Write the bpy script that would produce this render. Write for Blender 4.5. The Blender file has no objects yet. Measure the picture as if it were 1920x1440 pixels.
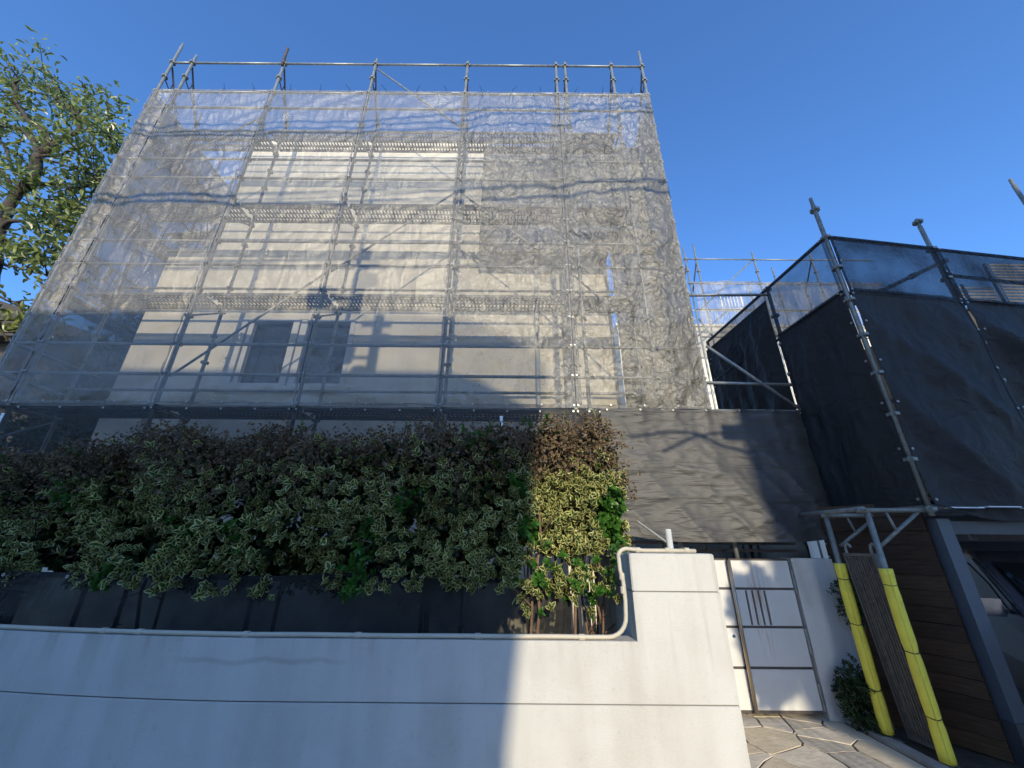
import bpy, math, random
from mathutils import Vector, Matrix, noise
R = math.radians
H = 1.6                                   # eye height: heights below are often written H + h
scene = bpy.context.scene
col = scene.collection
random.seed(7)

# ------------------------------------------------------------------ camera
cam_d = bpy.data.cameras.new("camera"); cam = bpy.data.objects.new("camera", cam_d); col.objects.link(cam)
cam_d.sensor_width = 36; cam_d.lens = 36 * 721 / 1920
cam_d.clip_start = 0.05; cam_d.clip_end = 3000
cam.matrix_world = Matrix.Translation((0, 0, H)) @ Matrix.Rotation(R(90 + 22.2), 4, 'X') @ Matrix.Rotation(R(0.49), 4, 'Z')
scene.camera = cam

# ------------------------------------------------------------------ sky, sun, exposure
SUN = Vector((-0.085, 1.0, -0.335)).normalized()        # the way the light travels
elev = math.asin(-SUN.z)
world = bpy.data.worlds.new("World"); scene.world = world; world.use_nodes = True
wn = world.node_tree
sky = wn.nodes.new("ShaderNodeTexSky"); sky.sky_type = 'NISHITA'; sky.sun_disc = False
sky.sun_elevation = elev; sky.sun_rotation = math.pi - math.atan2(SUN.x, SUN.y)
sky.air_density = 1.0; sky.dust_density = 0.9; sky.ozone_density = 8.0; sky.altitude = 60
bg = wn.nodes["Background"]; bg.inputs[1].default_value = 0.15
wn.links.new(sky.outputs[0], bg.inputs[0])
sd = bpy.data.lights.new("sun", 'SUN'); sd.energy = 2.0; sd.angle = R(0.53); sd.color = (1.0, 0.87, 0.62)
sun = bpy.data.objects.new("sun", sd); col.objects.link(sun); sun.rotation_euler = SUN.to_track_quat('-Z', 'Y').to_euler()
sun.location = (0, -30, 20)
vs = scene.view_settings
vs.view_transform = 'Standard'; vs.look = 'None'; vs.exposure = 1.2; vs.gamma = 1.0; vs.use_curve_mapping = False
scene.cycles.max_bounces = 8; scene.cycles.transparent_max_bounces = 24
scene.cycles.diffuse_bounces = 4; scene.cycles.use_denoising = True

# ------------------------------------------------------------------ helpers
class MB:
    def __init__(s): s.v = []; s.f = []; s.a = []
    def add(s, vs_, fs_, at=None):
        n = len(s.v); s.v += [tuple(p) for p in vs_]; s.f += [tuple(i + n for i in f) for f in fs_]
        s.a += at if at else [0.0] * len(vs_)
    def box(s, c, d, M=None):
        hx, hy, hz = d[0] / 2, d[1] / 2, d[2] / 2
        P = [Vector((x, y, z)) for x in (-hx, hx) for y in (-hy, hy) for z in (-hz, hz)]
        if M is not None: P = [M @ p for p in P]
        c = Vector(c)
        s.add([p + c for p in P], [(0, 1, 3, 2), (4, 6, 7, 5), (0, 4, 5, 1), (2, 3, 7, 6), (0, 2, 6, 4), (1, 5, 7, 3)])
    def bx(s, x0, x1, y0, y1, z0, z1): s.box(((x0 + x1) / 2, (y0 + y1) / 2, (z0 + z1) / 2), (x1 - x0, y1 - y0, z1 - z0))
    def tube(s, pts, r, n=8, cap=True):
        pts = [Vector(p) for p in pts]; m = len(pts)
        rr = r if isinstance(r, (list, tuple)) else [r] * m
        up = None; V = []; F = []
        for i, p in enumerate(pts):
            t = (pts[min(i + 1, m - 1)] - pts[max(i - 1, 0)]).normalized()
            if up is None:
                up = Vector((0, 0, 1)) if abs(t.z) < .9 else Vector((0, 1, 0))
            a = t.cross(up).normalized(); b = a.cross(t).normalized(); up = b
            for k in range(n):
                an = 2 * math.pi * k / n
                V.append(p + (a * math.cos(an) + b * math.sin(an)) * rr[i])
        for i in range(m - 1):
            for k in range(n):
                F.append((i * n + k, i * n + (k + 1) % n, (i + 1) * n + (k + 1) % n, (i + 1) * n + k))
        if cap: F.append(tuple(range(n - 1, -1, -1))); F.append(tuple(range((m - 1) * n, m * n)))
        s.add(V, F)
    def prism(s, poly, d0, d1, axis='z'):
        """polygon of (a, b) pulled from d0 to d1; axis y: a=x b=z, axis z: a=x b=y, axis x: a=y b=z"""
        def P(a, b, d): return (a, d, b) if axis == 'y' else ((a, b, d) if axis == 'z' else (d, a, b))
        n = len(poly)
        s.add([P(a, b, d0) for a, b in poly] + [P(a, b, d1) for a, b in poly],
              [tuple(range(n))[::-1], tuple(range(n, 2 * n))] + [(i, (i + 1) % n, n + (i + 1) % n, n + i) for i in range(n)])
    def mesh(s, name, smooth=False, attr=False):
        me = bpy.data.meshes.new(name); me.from_pydata(s.v, [], s.f)
        if smooth: me.polygons.foreach_set('use_smooth', [True] * len(me.polygons))
        if attr:
            at = me.attributes.new('margin', 'FLOAT', 'POINT'); at.data.foreach_set('value', s.a)
        me.update(); return me
    def build(s, name, mat, parent=None, smooth=False, attr=False, fix=True):
        me = s.mesh(name, smooth, attr)
        if fix:
            import bmesh
            bm = bmesh.new(); bm.from_mesh(me); bmesh.ops.recalc_face_normals(bm, faces=bm.faces); bm.to_mesh(me); bm.free()
        return link(name, me, mat, parent)

def link(name, me, mat=None, parent=None, M=None):
    o = bpy.data.objects.new(name, me); col.objects.link(o)
    if mat is not None and len(me.materials) == 0: me.materials.append(mat)
    if M is not None: o.matrix_basis = M
    if parent is not None:
        o.parent = parent; o.matrix_parent_inverse = PINV.get(parent.name, Matrix.Identity(4))
    return o
PINV = {}
def thing(name, loc, label, cat, group=None):
    o = bpy.data.objects.new(name, None); col.objects.link(o); o.location = loc; o.empty_display_size = .2
    PINV[o.name] = Matrix.Translation(-Vector(loc)); tag(o, label, cat, group); return o
def tag(o, label=None, cat=None, group=None, kind=None):
    if label: o["label"] = label
    if cat: o["category"] = cat
    if group: o["group"] = group
    if kind: o["kind"] = kind
    return o

# ------------------------------------------------------------------ materials
def mat(name, base, rough=.6, metal=0., var=.12, scale=6., bump=0., bscale=40., spec=.4, stretch=(1, 1, 1), col2=None, detail=4):
    m = bpy.data.materials.new(name); m.use_nodes = True; nt = m.node_tree; b = nt.nodes["Principled BSDF"]
    b.inputs['Roughness'].default_value = rough; b.inputs['Metallic'].default_value = metal
    b.inputs['Specular IOR Level'].default_value = spec
    tc = nt.nodes.new("ShaderNodeTexCoord"); mp = nt.nodes.new("ShaderNodeMapping"); mp.inputs['Scale'].default_value = stretch
    nt.links.new(tc.outputs['Object'], mp.inputs[0])
    nz = nt.nodes.new("ShaderNodeTexNoise"); nz.inputs['Scale'].default_value = scale; nz.inputs['Detail'].default_value = detail
    nz.inputs['Roughness'].default_value = .65
    nt.links.new(mp.outputs[0], nz.inputs['Vector'])
    rp = nt.nodes.new("ShaderNodeValToRGB")
    c2 = col2 if col2 else tuple(min(1, c * (1 + var)) for c in base); c1 = base if col2 else tuple(c * (1 - var) for c in base)
    rp.color_ramp.elements[0].position = .3; rp.color_ramp.elements[1].position = .7
    rp.color_ramp.elements[0].color = (*c1, 1); rp.color_ramp.elements[1].color = (*c2, 1)
    nt.links.new(nz.outputs['Fac'], rp.inputs[0]); nt.links.new(rp.outputs[0], b.inputs['Base Color'])
    if bump:
        n2 = nt.nodes.new("ShaderNodeTexNoise"); n2.inputs['Scale'].default_value = bscale; n2.inputs['Detail'].default_value = 4
        nt.links.new(mp.outputs[0], n2.inputs['Vector'])
        bp = nt.nodes.new("ShaderNodeBump"); bp.inputs['Strength'].default_value = bump; bp.inputs['Distance'].default_value = .02
        nt.links.new(n2.outputs['Fac'], bp.inputs['Height']); nt.links.new(bp.outputs[0], b.inputs['Normal'])
    return m

def net_mat(name, color, opacity, crinkle=.6, cscale=9., transl=.35, spec=.2, st1=(1, 1, .55), st2=(1, 1, 1.1), ior=1.5, rough=.45):
    """woven scaffold net: an even share of holes, the rest thread"""
    m = bpy.data.materials.new(name); m.use_nodes = True; nt = m.node_tree
    for n in list(nt.nodes): nt.nodes.remove(n)
    L = nt.links.new
    out = nt.nodes.new("ShaderNodeOutputMaterial")
    tc = nt.nodes.new("ShaderNodeTexCoord")
    def ridged(scale, stretch, det):
        mp = nt.nodes.new("ShaderNodeMapping"); mp.inputs['Scale'].default_value = stretch; L(tc.outputs['Object'], mp.inputs[0])
        n = nt.nodes.new("ShaderNodeTexNoise"); n.inputs['Scale'].default_value = scale; n.inputs['Detail'].default_value = det
        n.inputs['Distortion'].default_value = .6; L(mp.outputs[0], n.inputs['Vector'])
        a = nt.nodes.new("ShaderNodeMath"); a.operation = 'SUBTRACT'; a.inputs[1].default_value = .5; L(n.outputs['Fac'], a.inputs[0])
        b = nt.nodes.new("ShaderNodeMath"); b.operation = 'ABSOLUTE'; L(a.outputs[0], b.inputs[0])
        c = nt.nodes.new("ShaderNodeMapRange"); c.inputs[1].default_value = 0; c.inputs[2].default_value = .16; c.inputs[3].default_value = 1; c.inputs[4].default_value = 0
        L(b.outputs[0], c.inputs[0]); return c
    r1 = ridged(cscale * .42, st1, 2); r2 = ridged(cscale, st2, 3)
    sm = nt.nodes.new("ShaderNodeMath"); sm.operation = 'MULTIPLY_ADD'; sm.inputs[1].default_value = .45; L(r2.outputs[0], sm.inputs[0]); L(r1.outputs[0], sm.inputs[2])
    bp = nt.nodes.new("ShaderNodeBump"); bp.inputs['Strength'].default_value = 1.; bp.inputs['Distance'].default_value = .035 * crinkle
    L(sm.outputs[0], bp.inputs['Height'])
    n2 = nt.nodes.new("ShaderNodeTexNoise"); n2.inputs['Scale'].default_value = 1.7; n2.inputs['Detail'].default_value = 5
    L(tc.outputs['Object'], n2.inputs['Vector'])
    m0 = nt.nodes.new("ShaderNodeMapRange"); m0.inputs[1].default_value = .3; m0.inputs[2].default_value = .7
    m0.inputs[3].default_value = max(opacity * .84, 1 - (1 - opacity) * 2); m0.inputs[4].default_value = min(1, opacity * 1.12)
    L(n2.outputs['Fac'], m0.inputs[0])
    # where the cloth is creased it lies double and lets less through
    cr = nt.nodes.new("ShaderNodeMapRange"); cr.inputs[1].default_value = .95; cr.inputs[2].default_value = 1.4; cr.inputs[4].default_value = .22 * (1 - opacity) * min(1, crinkle)
    L(sm.outputs[0], cr.inputs[0])
    mr = nt.nodes.new("ShaderNodeMath"); mr.operation = 'ADD'; mr.use_clamp = True; L(m0.outputs[0], mr.inputs[0]); L(cr.outputs[0], mr.inputs[1])
    pb = nt.nodes.new("ShaderNodeBsdfPrincipled"); pb.inputs['Base Color'].default_value = (*color, 1)
    pb.inputs['Roughness'].default_value = rough; pb.inputs['Specular IOR Level'].default_value = spec; pb.inputs['IOR'].default_value = ior
    tl = nt.nodes.new("ShaderNodeBsdfTranslucent"); tl.inputs[0].default_value = (*color, 1)
    L(bp.outputs[0], pb.inputs['Normal']); L(bp.outputs[0], tl.inputs['Normal'])
    mx = nt.nodes.new("ShaderNodeMixShader"); mx.inputs[0].default_value = transl
    L(pb.outputs[0], mx.inputs[1]); L(tl.outputs[0], mx.inputs[2])
    tr = nt.nodes.new("ShaderNodeBsdfTransparent")
    m2 = nt.nodes.new("ShaderNodeMixShader"); L(mr.outputs[0], m2.inputs[0]); L(tr.outputs[0], m2.inputs[1]); L(mx.outputs[0], m2.inputs[2])
    L(m2.outputs[0], out.inputs[0])
    return m

def leaf_mat(name, center, edge, rough=.4, transl=.25, var=.35, cut=.55):
    m = bpy.data.materials.new(name); m.use_nodes = True; nt = m.node_tree; L = nt.links.new
    pb = nt.nodes["Principled BSDF"]; out = nt.nodes["Material Output"]
    at = nt.nodes.new("ShaderNodeAttribute"); at.attribute_name = 'margin'
    rp = nt.nodes.new("ShaderNodeValToRGB"); rp.color_ramp.elements[0].position = cut - .12; rp.color_ramp.elements[1].position = cut + .12
    rp.color_ramp.elements[0].color = (*center, 1); rp.color_ramp.elements[1].color = (*edge, 1)
    L(at.outputs['Fac'], rp.inputs[0])
    tc = nt.nodes.new("ShaderNodeTexCoord"); nz = nt.nodes.new("ShaderNodeTexNoise"); nz.inputs['Scale'].default_value = 9
    nz.inputs['Detail'].default_value = 3; L(tc.outputs['Object'], nz.inputs['Vector'])
    mr = nt.nodes.new("ShaderNodeMapRange"); mr.inputs[1].default_value = .3; mr.inputs[2].default_value = .7
    mr.inputs[3].default_value = 1 - var; mr.inputs[4].default_value = 1 + var; L(nz.outputs['Fac'], mr.inputs[0])
    mu = nt.nodes.new("ShaderNodeMix"); mu.data_type = 'RGBA'; mu.blend_type = 'MULTIPLY'; mu.inputs[0].default_value = 1
    L(rp.outputs[0], mu.inputs[6]); L(mr.outputs[0], mu.inputs[7])
    L(mu.outputs[2], pb.inputs['Base Color']); pb.inputs['Roughness'].default_value = rough
    tl = nt.nodes.new("ShaderNodeBsdfTranslucent"); L(mu.outputs[2], tl.inputs[0])
    mx = nt.nodes.new("ShaderNodeMixShader"); mx.inputs[0].default_value = transl
    L(pb.outputs[0], mx.inputs[1]); L(tl.outputs[0], mx.inputs[2]); L(mx.outputs[0], out.inputs[0])
    return m

def plaster_mat(name, base, dirt, streak=.5, bump=.12, cop=None, scuff=None):
    """painted render with rain streaks running down it"""
    m = bpy.data.materials.new(name); m.use_nodes = True; nt = m.node_tree; L = nt.links.new; b = nt.nodes["Principled BSDF"]
    b.inputs['Roughness'].default_value = .85; b.inputs['Specular IOR Level'].default_value = .2
    tc = nt.nodes.new("ShaderNodeTexCoord")
    def nz(scale, st, det=5):
        mp = nt.nodes.new("ShaderNodeMapping"); mp.inputs['Scale'].default_value = st; L(tc.outputs['Object'], mp.inputs[0])
        n = nt.nodes.new("ShaderNodeTexNoise"); n.inputs['Scale'].default_value = scale; n.inputs['Detail'].default_value = det
        L(mp.outputs[0], n.inputs['Vector']); return n
    a = nz(4.5, (1, 1, .12)); c = nz(3, (1, 1, 1)); g = nz(160, (1, 1, 1), 2); sp = nz(26, (1, 1, 1), 3)
    r1 = nt.nodes.new("ShaderNodeMapRange"); r1.inputs[1].default_value = .46; r1.inputs[2].default_value = .75; r1.inputs[4].default_value = streak
    L(a.outputs['Fac'], r1.inputs[0])
    r2 = nt.nodes.new("ShaderNodeMapRange"); r2.inputs[1].default_value = .45; r2.inputs[2].default_value = .8; r2.inputs[4].default_value = .4
    L(c.outputs['Fac'], r2.inputs[0])
    ad = nt.nodes.new("ShaderNodeMath"); ad.operation = 'ADD'; ad.use_clamp = True; L(r1.outputs[0], ad.inputs[0]); L(r2.outputs[0], ad.inputs[1])
    r3 = nt.nodes.new("ShaderNodeMapRange"); r3.inputs[1].default_value = .62; r3.inputs[2].default_value = .8; r3.inputs[4].default_value = .35
    L(sp.outputs['Fac'], r3.inputs[0])
    ad2 = nt.nodes.new("ShaderNodeMath"); ad2.operation = 'ADD'; ad2.use_clamp = True; L(ad.outputs[0], ad2.inputs[0]); L(r3.outputs[0], ad2.inputs[1])
    def mth(op, a_, b_=None):
        n = nt.nodes.new("ShaderNodeMath"); n.operation = op; n.use_clamp = op in ('ADD',)
        for k, q in enumerate((a_, b_)):
            if q is None: continue
            if isinstance(q, (int, float)): n.inputs[k].default_value = q
            else: L(q, n.inputs[k])
        return n.outputs[0]
    def rng_(v, a0, a1, b0, b1):
        n = nt.nodes.new("ShaderNodeMapRange"); L(v, n.inputs[0])
        for k, q in enumerate((a0, a1, b0, b1)): n.inputs[k + 1].default_value = q
        return n.outputs[0]
    tot = ad2.outputs[0]
    if cop:
        sx = nt.nodes.new("ShaderNodeSeparateXYZ"); L(tc.outputs['Object'], sx.inputs[0])
        dn = nz(11, (1, 1, .05), 4); ln_ = rng_(nz(1.6, (1, 1, 0), 3).outputs['Fac'], .3, .7, .02, .34)
        below = mth('SUBTRACT', cop, sx.outputs[2])
        run = rng_(mth('DIVIDE', below, ln_), 0, 1, 1, 0)
        tot = mth('ADD', tot, mth('MULTIPLY', mth('MULTIPLY', run, rng_(dn.outputs['Fac'], .5, .66, 0, 1)), .6))
        x0, x1, zc = scuff
        wv = mth('MULTIPLY', mth('SUBTRACT', nz(3.2, (1, 0, 0), 2).outputs['Fac'], .5), .10)
        off = mth('ABSOLUTE', mth('SUBTRACT', mth('SUBTRACT', sx.outputs[2], zc), wv))
        band = mth('MULTIPLY', rng_(off, .006, .020, 1, 0), mth('MULTIPLY', rng_(sx.outputs[0], x0, x0 + .15, 0, 1), rng_(sx.outputs[0], x1 - .15, x1, 1, 0)))
        tot = mth('ADD', tot, mth('MULTIPLY', band, .55))
    mx = nt.nodes.new("ShaderNodeMix"); mx.data_type = 'RGBA'; mx.inputs[6].default_value = (*base, 1); mx.inputs[7].default_value = (*dirt, 1)
    L(tot, mx.inputs[0]); L(mx.outputs[2], b.inputs['Base Color'])
    bp = nt.nodes.new("ShaderNodeBump"); bp.inputs['Strength'].default_value = bump; bp.inputs['Distance'].default_value = .01
    L(g.outputs['Fac'], bp.inputs['Height']); L(bp.outputs[0], b.inputs['Normal'])
    return m

M = {}
M['asphalt'] = mat('road_concrete', (.42, .405, .38), .9, bump=.5, bscale=120, scale=20, var=.3)
M['soil'] = mat('soil', (.06, .045, .03), .95, bump=.8, bscale=30, var=.4)
M['concrete'] = mat('concrete', (.30, .29, .27), .9, bump=.3, bscale=80, var=.2)
M['mortar'] = mat('mortar', (.085, .08, .07), .95, bump=.4, bscale=90)
M['stones'] = [mat('stone_%d' % i, c, .75, bump=.35, bscale=22, scale=7, var=.16) for i, c in enumerate(
    [(.56, .48, .35), (.60, .53, .42), (.48, .42, .33), (.57, .48, .34), (.51, .46, .39), (.62, .54, .42)])]
M['wall'] = plaster_mat('wall_paint', (.555, .545, .51), (.40, .38, .335), .5, .3, cop=H - .57, scuff=(-2.1, -.95, H - .685))
M['groove'] = mat('groove', (.22, .21, .20), .9)
M['house'] = plaster_mat('house_render', (.84, .775, .645), (.66, .595, .485), .3, .3)
M['cream'] = mat('cream_trim', (.78, .72, .58), .7)
M['steel'] = mat('galvanised_steel', (.27, .28, .268), .45, .4, var=.25, scale=14, bump=.05)
M['steel_dull'] = mat('weathered_steel', (.20, .21, .19), .55, .3, var=.3, scale=14)
M['deck'] = mat('deck_steel', (.13, .132, .128), .55, .4, var=.2, scale=20)
M['deck_old'] = mat('dusty_deck_steel', (.13, .112, .09), .85, .1, var=.4, scale=26, bump=.2)
M['darkpipe'] = mat('rusty_pipe', (.09, .07, .06), .7, .2, var=.3)
M['net'] = net_mat('grey_mesh_net', (.18, .163, .125), .49, .30, 8, transl=.12, spec=.5, ior=2.45, rough=.55, st1=(1.2, 1, .35), st2=(.5, 1, 1.3))
M['net_crumpled'] = net_mat('crumpled_mesh_net', (.18, .163, .125), .52, .5, 9, transl=.12, spec=.5, ior=2.45, rough=.55)
M['net_hem'] = net_mat('doubled_net_hem', (.20, .19, .17), .66, .5, 14, transl=.1, spec=.5, ior=2.1, rough=.5)
M['net_dense'] = net_mat('dense_mesh_net', (.27, .25, .20), .93, .8, 9, transl=.15, spec=.5, ior=1.7, rough=.55)
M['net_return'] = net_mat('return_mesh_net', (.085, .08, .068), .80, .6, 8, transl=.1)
M['net_smoke'] = net_mat('smoke_mesh_net', (.10, .10, .10), .55, .5, 8, spec=.06)
M['net_black'] = net_mat('black_mesh_net', (.034, .033, .033), 1.0, .5, 3.5, transl=.02, spec=.08, rough=.5)
M['net_lit'] = net_mat('sunlit_black_net', (.046, .0445, .042), .99, .24, 5, transl=.05, spec=.5, ior=1.6, rough=.58, st1=(.5, 1, 1.5), st2=(.35, 1, 2.2))  # lighter, shinier copy of the black net; sunlight put into its colour
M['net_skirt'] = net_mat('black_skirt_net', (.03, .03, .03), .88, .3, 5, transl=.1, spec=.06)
M['eyelet'] = mat('brass_eyelet', (.36, .36, .355), .4, .5)
M['cord'] = mat('black_cord', (.015, .015, .015), .6)
M['white_frame'] = mat('window_frame', (.72, .71, .68), .45, var=.04)
M['glass'] = mat('window_glass', (.012, .014, .015), .08, 0, spec=.45, var=.05)
M['pipe_beige'] = mat('beige_conduit', (.50, .455, .36), .5, var=.08)
M['pipe_grey'] = mat('grey_pvc', (.55, .57, .56), .5)
M['bark'] = mat('bark', (.032, .027, .02), .95, bump=1., bscale=18, scale=5, var=.5, col2=(.085, .07, .05))
M['stem'] = mat('stem', (.17, .11, .075), .9, bump=.6, bscale=40, var=.3)
M['leaf_var'] = leaf_mat('variegated_leaf', (.042, .085, .018), (.58, .54, .21), .4, .25, .35, cut=.6)
M['leaf_green'] = leaf_mat('glossy_green_leaf', (.05, .15, .02), (.07, .18, .03), .3, .3)
M['leaf_dead'] = leaf_mat('withered_leaf', (.10, .066, .032), (.185, .125, .065), .75, .12, .55)
M['leaf_tree'] = leaf_mat('tree_leaf', (.20, .235, .06), (.23, .27, .08), .32, .35, .5)
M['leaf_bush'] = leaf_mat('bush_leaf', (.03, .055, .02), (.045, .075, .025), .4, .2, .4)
M['yellow'] = mat('yellow_foam', (.66, .56, .07), .7, scale=7, bump=.3, bscale=22, col2=(.84, .74, .08), detail=8)
M['slit'] = mat('foam_slit', (.50, .42, .045), .8)
M['gate'] = mat('gate_white', (.62, .61, .58), .4, var=.05, scale=3)
M['gate_strip'] = mat('gate_strip', (.10, .085, .08), .4, .3)
M['bronze'] = mat('bronze_handle', (.42, .34, .25), .3, .8)
M['wood'] = [mat('fence_wood_%d' % i, c, .75, stretch=(14, 14, 1) if False else (1, 1, 14), scale=5, var=.45, bump=.3, bscale=20) for i, c in enumerate(
    [(.058, .032, .016), (.04, .022, .011), (.072, .041, .02), (.05, .028, .014)])]
M['post_blue'] = mat('blue_grey_paint', (.085, .10, .118), .5, var=.08)
M['beam'] = mat('dark_beam', (.06, .065, .07), .5)
M['van'] = mat('van_paint', (.12, .122, .145), .25, .5, var=.03, spec=.7)
M['van_dark'] = mat('van_trim', (.012, .012, .014), .3)
M['mirror_cap'] = mat('mirror_cap', (.22, .22, .24), .2, .7)
M['tyre'] = mat('tyre', (.02, .02, .02), .9)
M['chrome'] = mat('chrome', (.8, .8, .82), .12, 1.)
M['poly'] = mat('roof_sheet', (.55, .58, .62), .4, var=.1)
M['neigh'] = mat('brown_siding', (.055, .045, .036), .7, var=.2)
M['render2'] = mat('far_house', (.42, .39, .34), .8)
M['white_house'] = mat('white_render', (.72, .71, .68), .85)
M['wire'] = mat('wire', (.02, .02, .02), .5)
M['drum'] = mat('transformer_paint', (.35, .36, .36), .5)
M['tagw'] = mat('white_tag', (.75, .76, .78), .5)
M['white_rail'] = mat('white_rail', (.80, .79, .74), .5)
def stained(name):
    """rust running down the gate below its slots"""
    m = mat(name, (.62, .61, .58), .4, var=.04, scale=3); nt = m.node_tree; L = nt.links.new; b = nt.nodes["Principled BSDF"]
    src = b.inputs['Base Color'].links[0].from_socket
    tc = nt.nodes.new("ShaderNodeTexCoord"); sx = nt.nodes.new("ShaderNodeSeparateXYZ"); L(tc.outputs['Object'], sx.inputs[0])
    mp = nt.nodes.new("ShaderNodeMapping"); mp.inputs['Scale'].default_value = (1, 1, .06); L(tc.outputs['Object'], mp.inputs[0])
    nz = nt.nodes.new("ShaderNodeTexNoise"); nz.inputs['Scale'].default_value = 42; nz.inputs['Detail'].default_value = 3; L(mp.outputs[0], nz.inputs['Vector'])
    g = nt.nodes.new("ShaderNodeMapRange"); g.inputs[1].default_value = .47; g.inputs[2].default_value = .62; L(nz.outputs['Fac'], g.inputs[0])
    d = nt.nodes.new("ShaderNodeMath"); d.operation = 'SUBTRACT'; d.inputs[1].default_value = 2.615; L(sx.outputs[0], d.inputs[0])
    ab = nt.nodes.new("ShaderNodeMath"); ab.operation = 'ABSOLUTE'; L(d.outputs[0], ab.inputs[0])
    k = nt.nodes.new("ShaderNodeMapRange"); k.inputs[1].default_value = .03; k.inputs[2].default_value = .11; k.inputs[3].default_value = 1; k.inputs[4].default_value = 0
    L(ab.outputs[0], k.inputs[0])
    zt = nt.nodes.new("ShaderNodeMapRange"); zt.inputs[1].default_value = .45; zt.inputs[2].default_value = .75; L(sx.outputs[2], zt.inputs[0])
    mu = nt.nodes.new("ShaderNodeMath"); mu.operation = 'MULTIPLY'; L(g.outputs[0], mu.inputs[0]); L(k.outputs[0], mu.inputs[1])
    m3 = nt.nodes.new("ShaderNodeMath"); m3.operation = 'MULTIPLY'; L(mu.outputs[0], m3.inputs[0]); L(zt.outputs[0], m3.inputs[1])
    m4 = nt.nodes.new("ShaderNodeMath"); m4.operation = 'MULTIPLY'; m4.inputs[1].default_value = .55; L(m3.outputs[0], m4.inputs[0])
    mx = nt.nodes.new("ShaderNodeMix"); mx.data_type = 'RGBA'; mx.inputs[7].default_value = (.40, .21, .05, 1)
    L(m4.outputs[0], mx.inputs[0]); L(src, mx.inputs[6]); L(mx.outputs[2], b.inputs['Base Color'])
    return m
M['gate_rust'] = stained('gate_white_rust')

def N(x, y, z=0.): return noise.noise(Vector((x, y, z)))
def ridge(x, y, z=0.): return 1 - abs(2 * N(x, y, z))

# ------------------------------------------------------------------ ground
g = MB(); g.add([(-400, -400, 0), (400, -400, 0), (400, 600, 0), (-400, 600, 0)], [(0, 1, 2, 3)])
tag(g.build('ground', M['asphalt']), kind='structure')
g = MB(); g.bx(-9, .75, 2.95, 5.6, .004, .12); tag(g.build('planting_bed', M['soil']), kind='structure')
g = MB(); g.bx(3.55, 9, 2.6, 9, .004, .02); tag(g.build('carport_floor', M['concrete']), kind='structure')

# crazy paving: cells of random points, each a stone of its own
path = MB(); path.bx(1.0, 3.17, 3.0, 5.6, .004, .037)
path_o = tag(path.build('entry_path', M['mortar']), kind='structure')
def clip(poly, p, q):
    mid = (p + q) / 2; n = q - p; out = []
    for i in range(len(poly)):
        a, b = poly[i], poly[(i + 1) % len(poly)]; da = (a - mid).dot(n); db = (b - mid).dot(n)
        if da <= 0: out.append(a)
        if da * db < 0: out.append(a + (b - a) * (da / (da - db)))
    return out
rng = random.Random(12); seeds = []
while len(seeds) < 62:
    p = Vector((rng.uniform(1.0, 3.17), rng.uniform(3.0, 5.6)))
    if all((Vector(((p - q).x, (p - q).y * 1.25))).length > .195 for q in seeds): seeds.append(p)
for p in seeds:
    poly = [Vector((1.02, 3.0)), Vector((3.15, 3.0)), Vector((3.15, 5.6)), Vector((1.02, 5.6))]
    for q in seeds:
        if q is not p and poly: poly = clip(poly, p, q)
    c = sum(poly, Vector((0, 0))) / len(poly)
    pts = []
    for i, a in enumerate(poly):                      # shrink for the joint and wobble the edge
        b = poly[(i + 1) % len(poly)]
        for t in (0, .33, .66):
            w = a.lerp(b, t); d = (w - c); l = d.length
            if t: w = w + Vector((N(w.x * 9, w.y * 9, 3), N(w.x * 9, w.y * 9, 8))) * .025
            pts.append(c + (w - c) * max(.2, (l - .011) / l))
    h = .0405 + rng.uniform(0, .004)
    s = MB(); n = len(pts)
    top = [(q.x, q.y, h) for q in pts]; mid = [(c.x + (q.x - c.x) * 1.012, c.y + (q.y - c.y) * 1.012, h - .006) for q in pts]; bot = [(x, y, .02) for x, y, z in mid]
    s.add(top + mid + bot, [tuple(range(n))] + [(i, n + i, n + (i + 1) % n, (i + 1) % n) for i in range(n)] + [(n + i, 2 * n + i, 2 * n + (i + 1) % n, n + (i + 1) % n) for i in range(n)])
    s.build('paving_stone', rng.choice(M['stones']), path_o)
k = MB(); k.prism([(3.17, 2.9), (3.27, 2.9), (3.27, 4.68), (3.17, 4.68)], 0, .07); tag(k.build('path_kerb', M['concrete']), kind='structure')
k = MB(); k.bx(3.27, 3.9, 2.9, 4.7, 0, .05); tag(k.build('fence_bed', M['soil']), kind='structure')

# ------------------------------------------------------------------ street wall
CZ, GZ, PT, PG = H - .57, H - .886, H - .07, H - .295        # coping, groove, pillar top, pillar groove
def wall_curve(x):                                            # front face
    return 2.8 + (.0 if x > -1.6 else .034 * (x + 1.6) ** 2 + .03 * (-x - 1.6))
wall = thing('street_wall', (0, 2.8, 0), 'low curved white rendered street wall rising to a tall end pillar', 'wall')
xs = [-6.5 + i * .1 for i in range(79)] + [1.355]
def course(z0, z1, inset, name, m, thick=.16, bev=.008):
    b = MB()
    prof = [(0, z0), (0, z1 - bev), (bev, z1), (thick - bev, z1), (thick, z1 - bev), (thick, z0)]
    V = []; F = []; k = len(prof)
    for x in xs:
        y = wall_curve(x) + inset
        for a, z in prof: V.append((x, y + (a if inset == 0 else a * .8), z))
    for i in range(len(xs) - 1):
        for j in range(k): F.append((i * k + j, i * k + (j + 1) % k, (i + 1) * k + (j + 1) % k, (i + 1) * k + j))
    F += [tuple(range(k)), tuple(range((len(xs) - 1) * k, len(xs) * k))]
    b.add(V, F); return b.build(name, m, wall)
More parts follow.
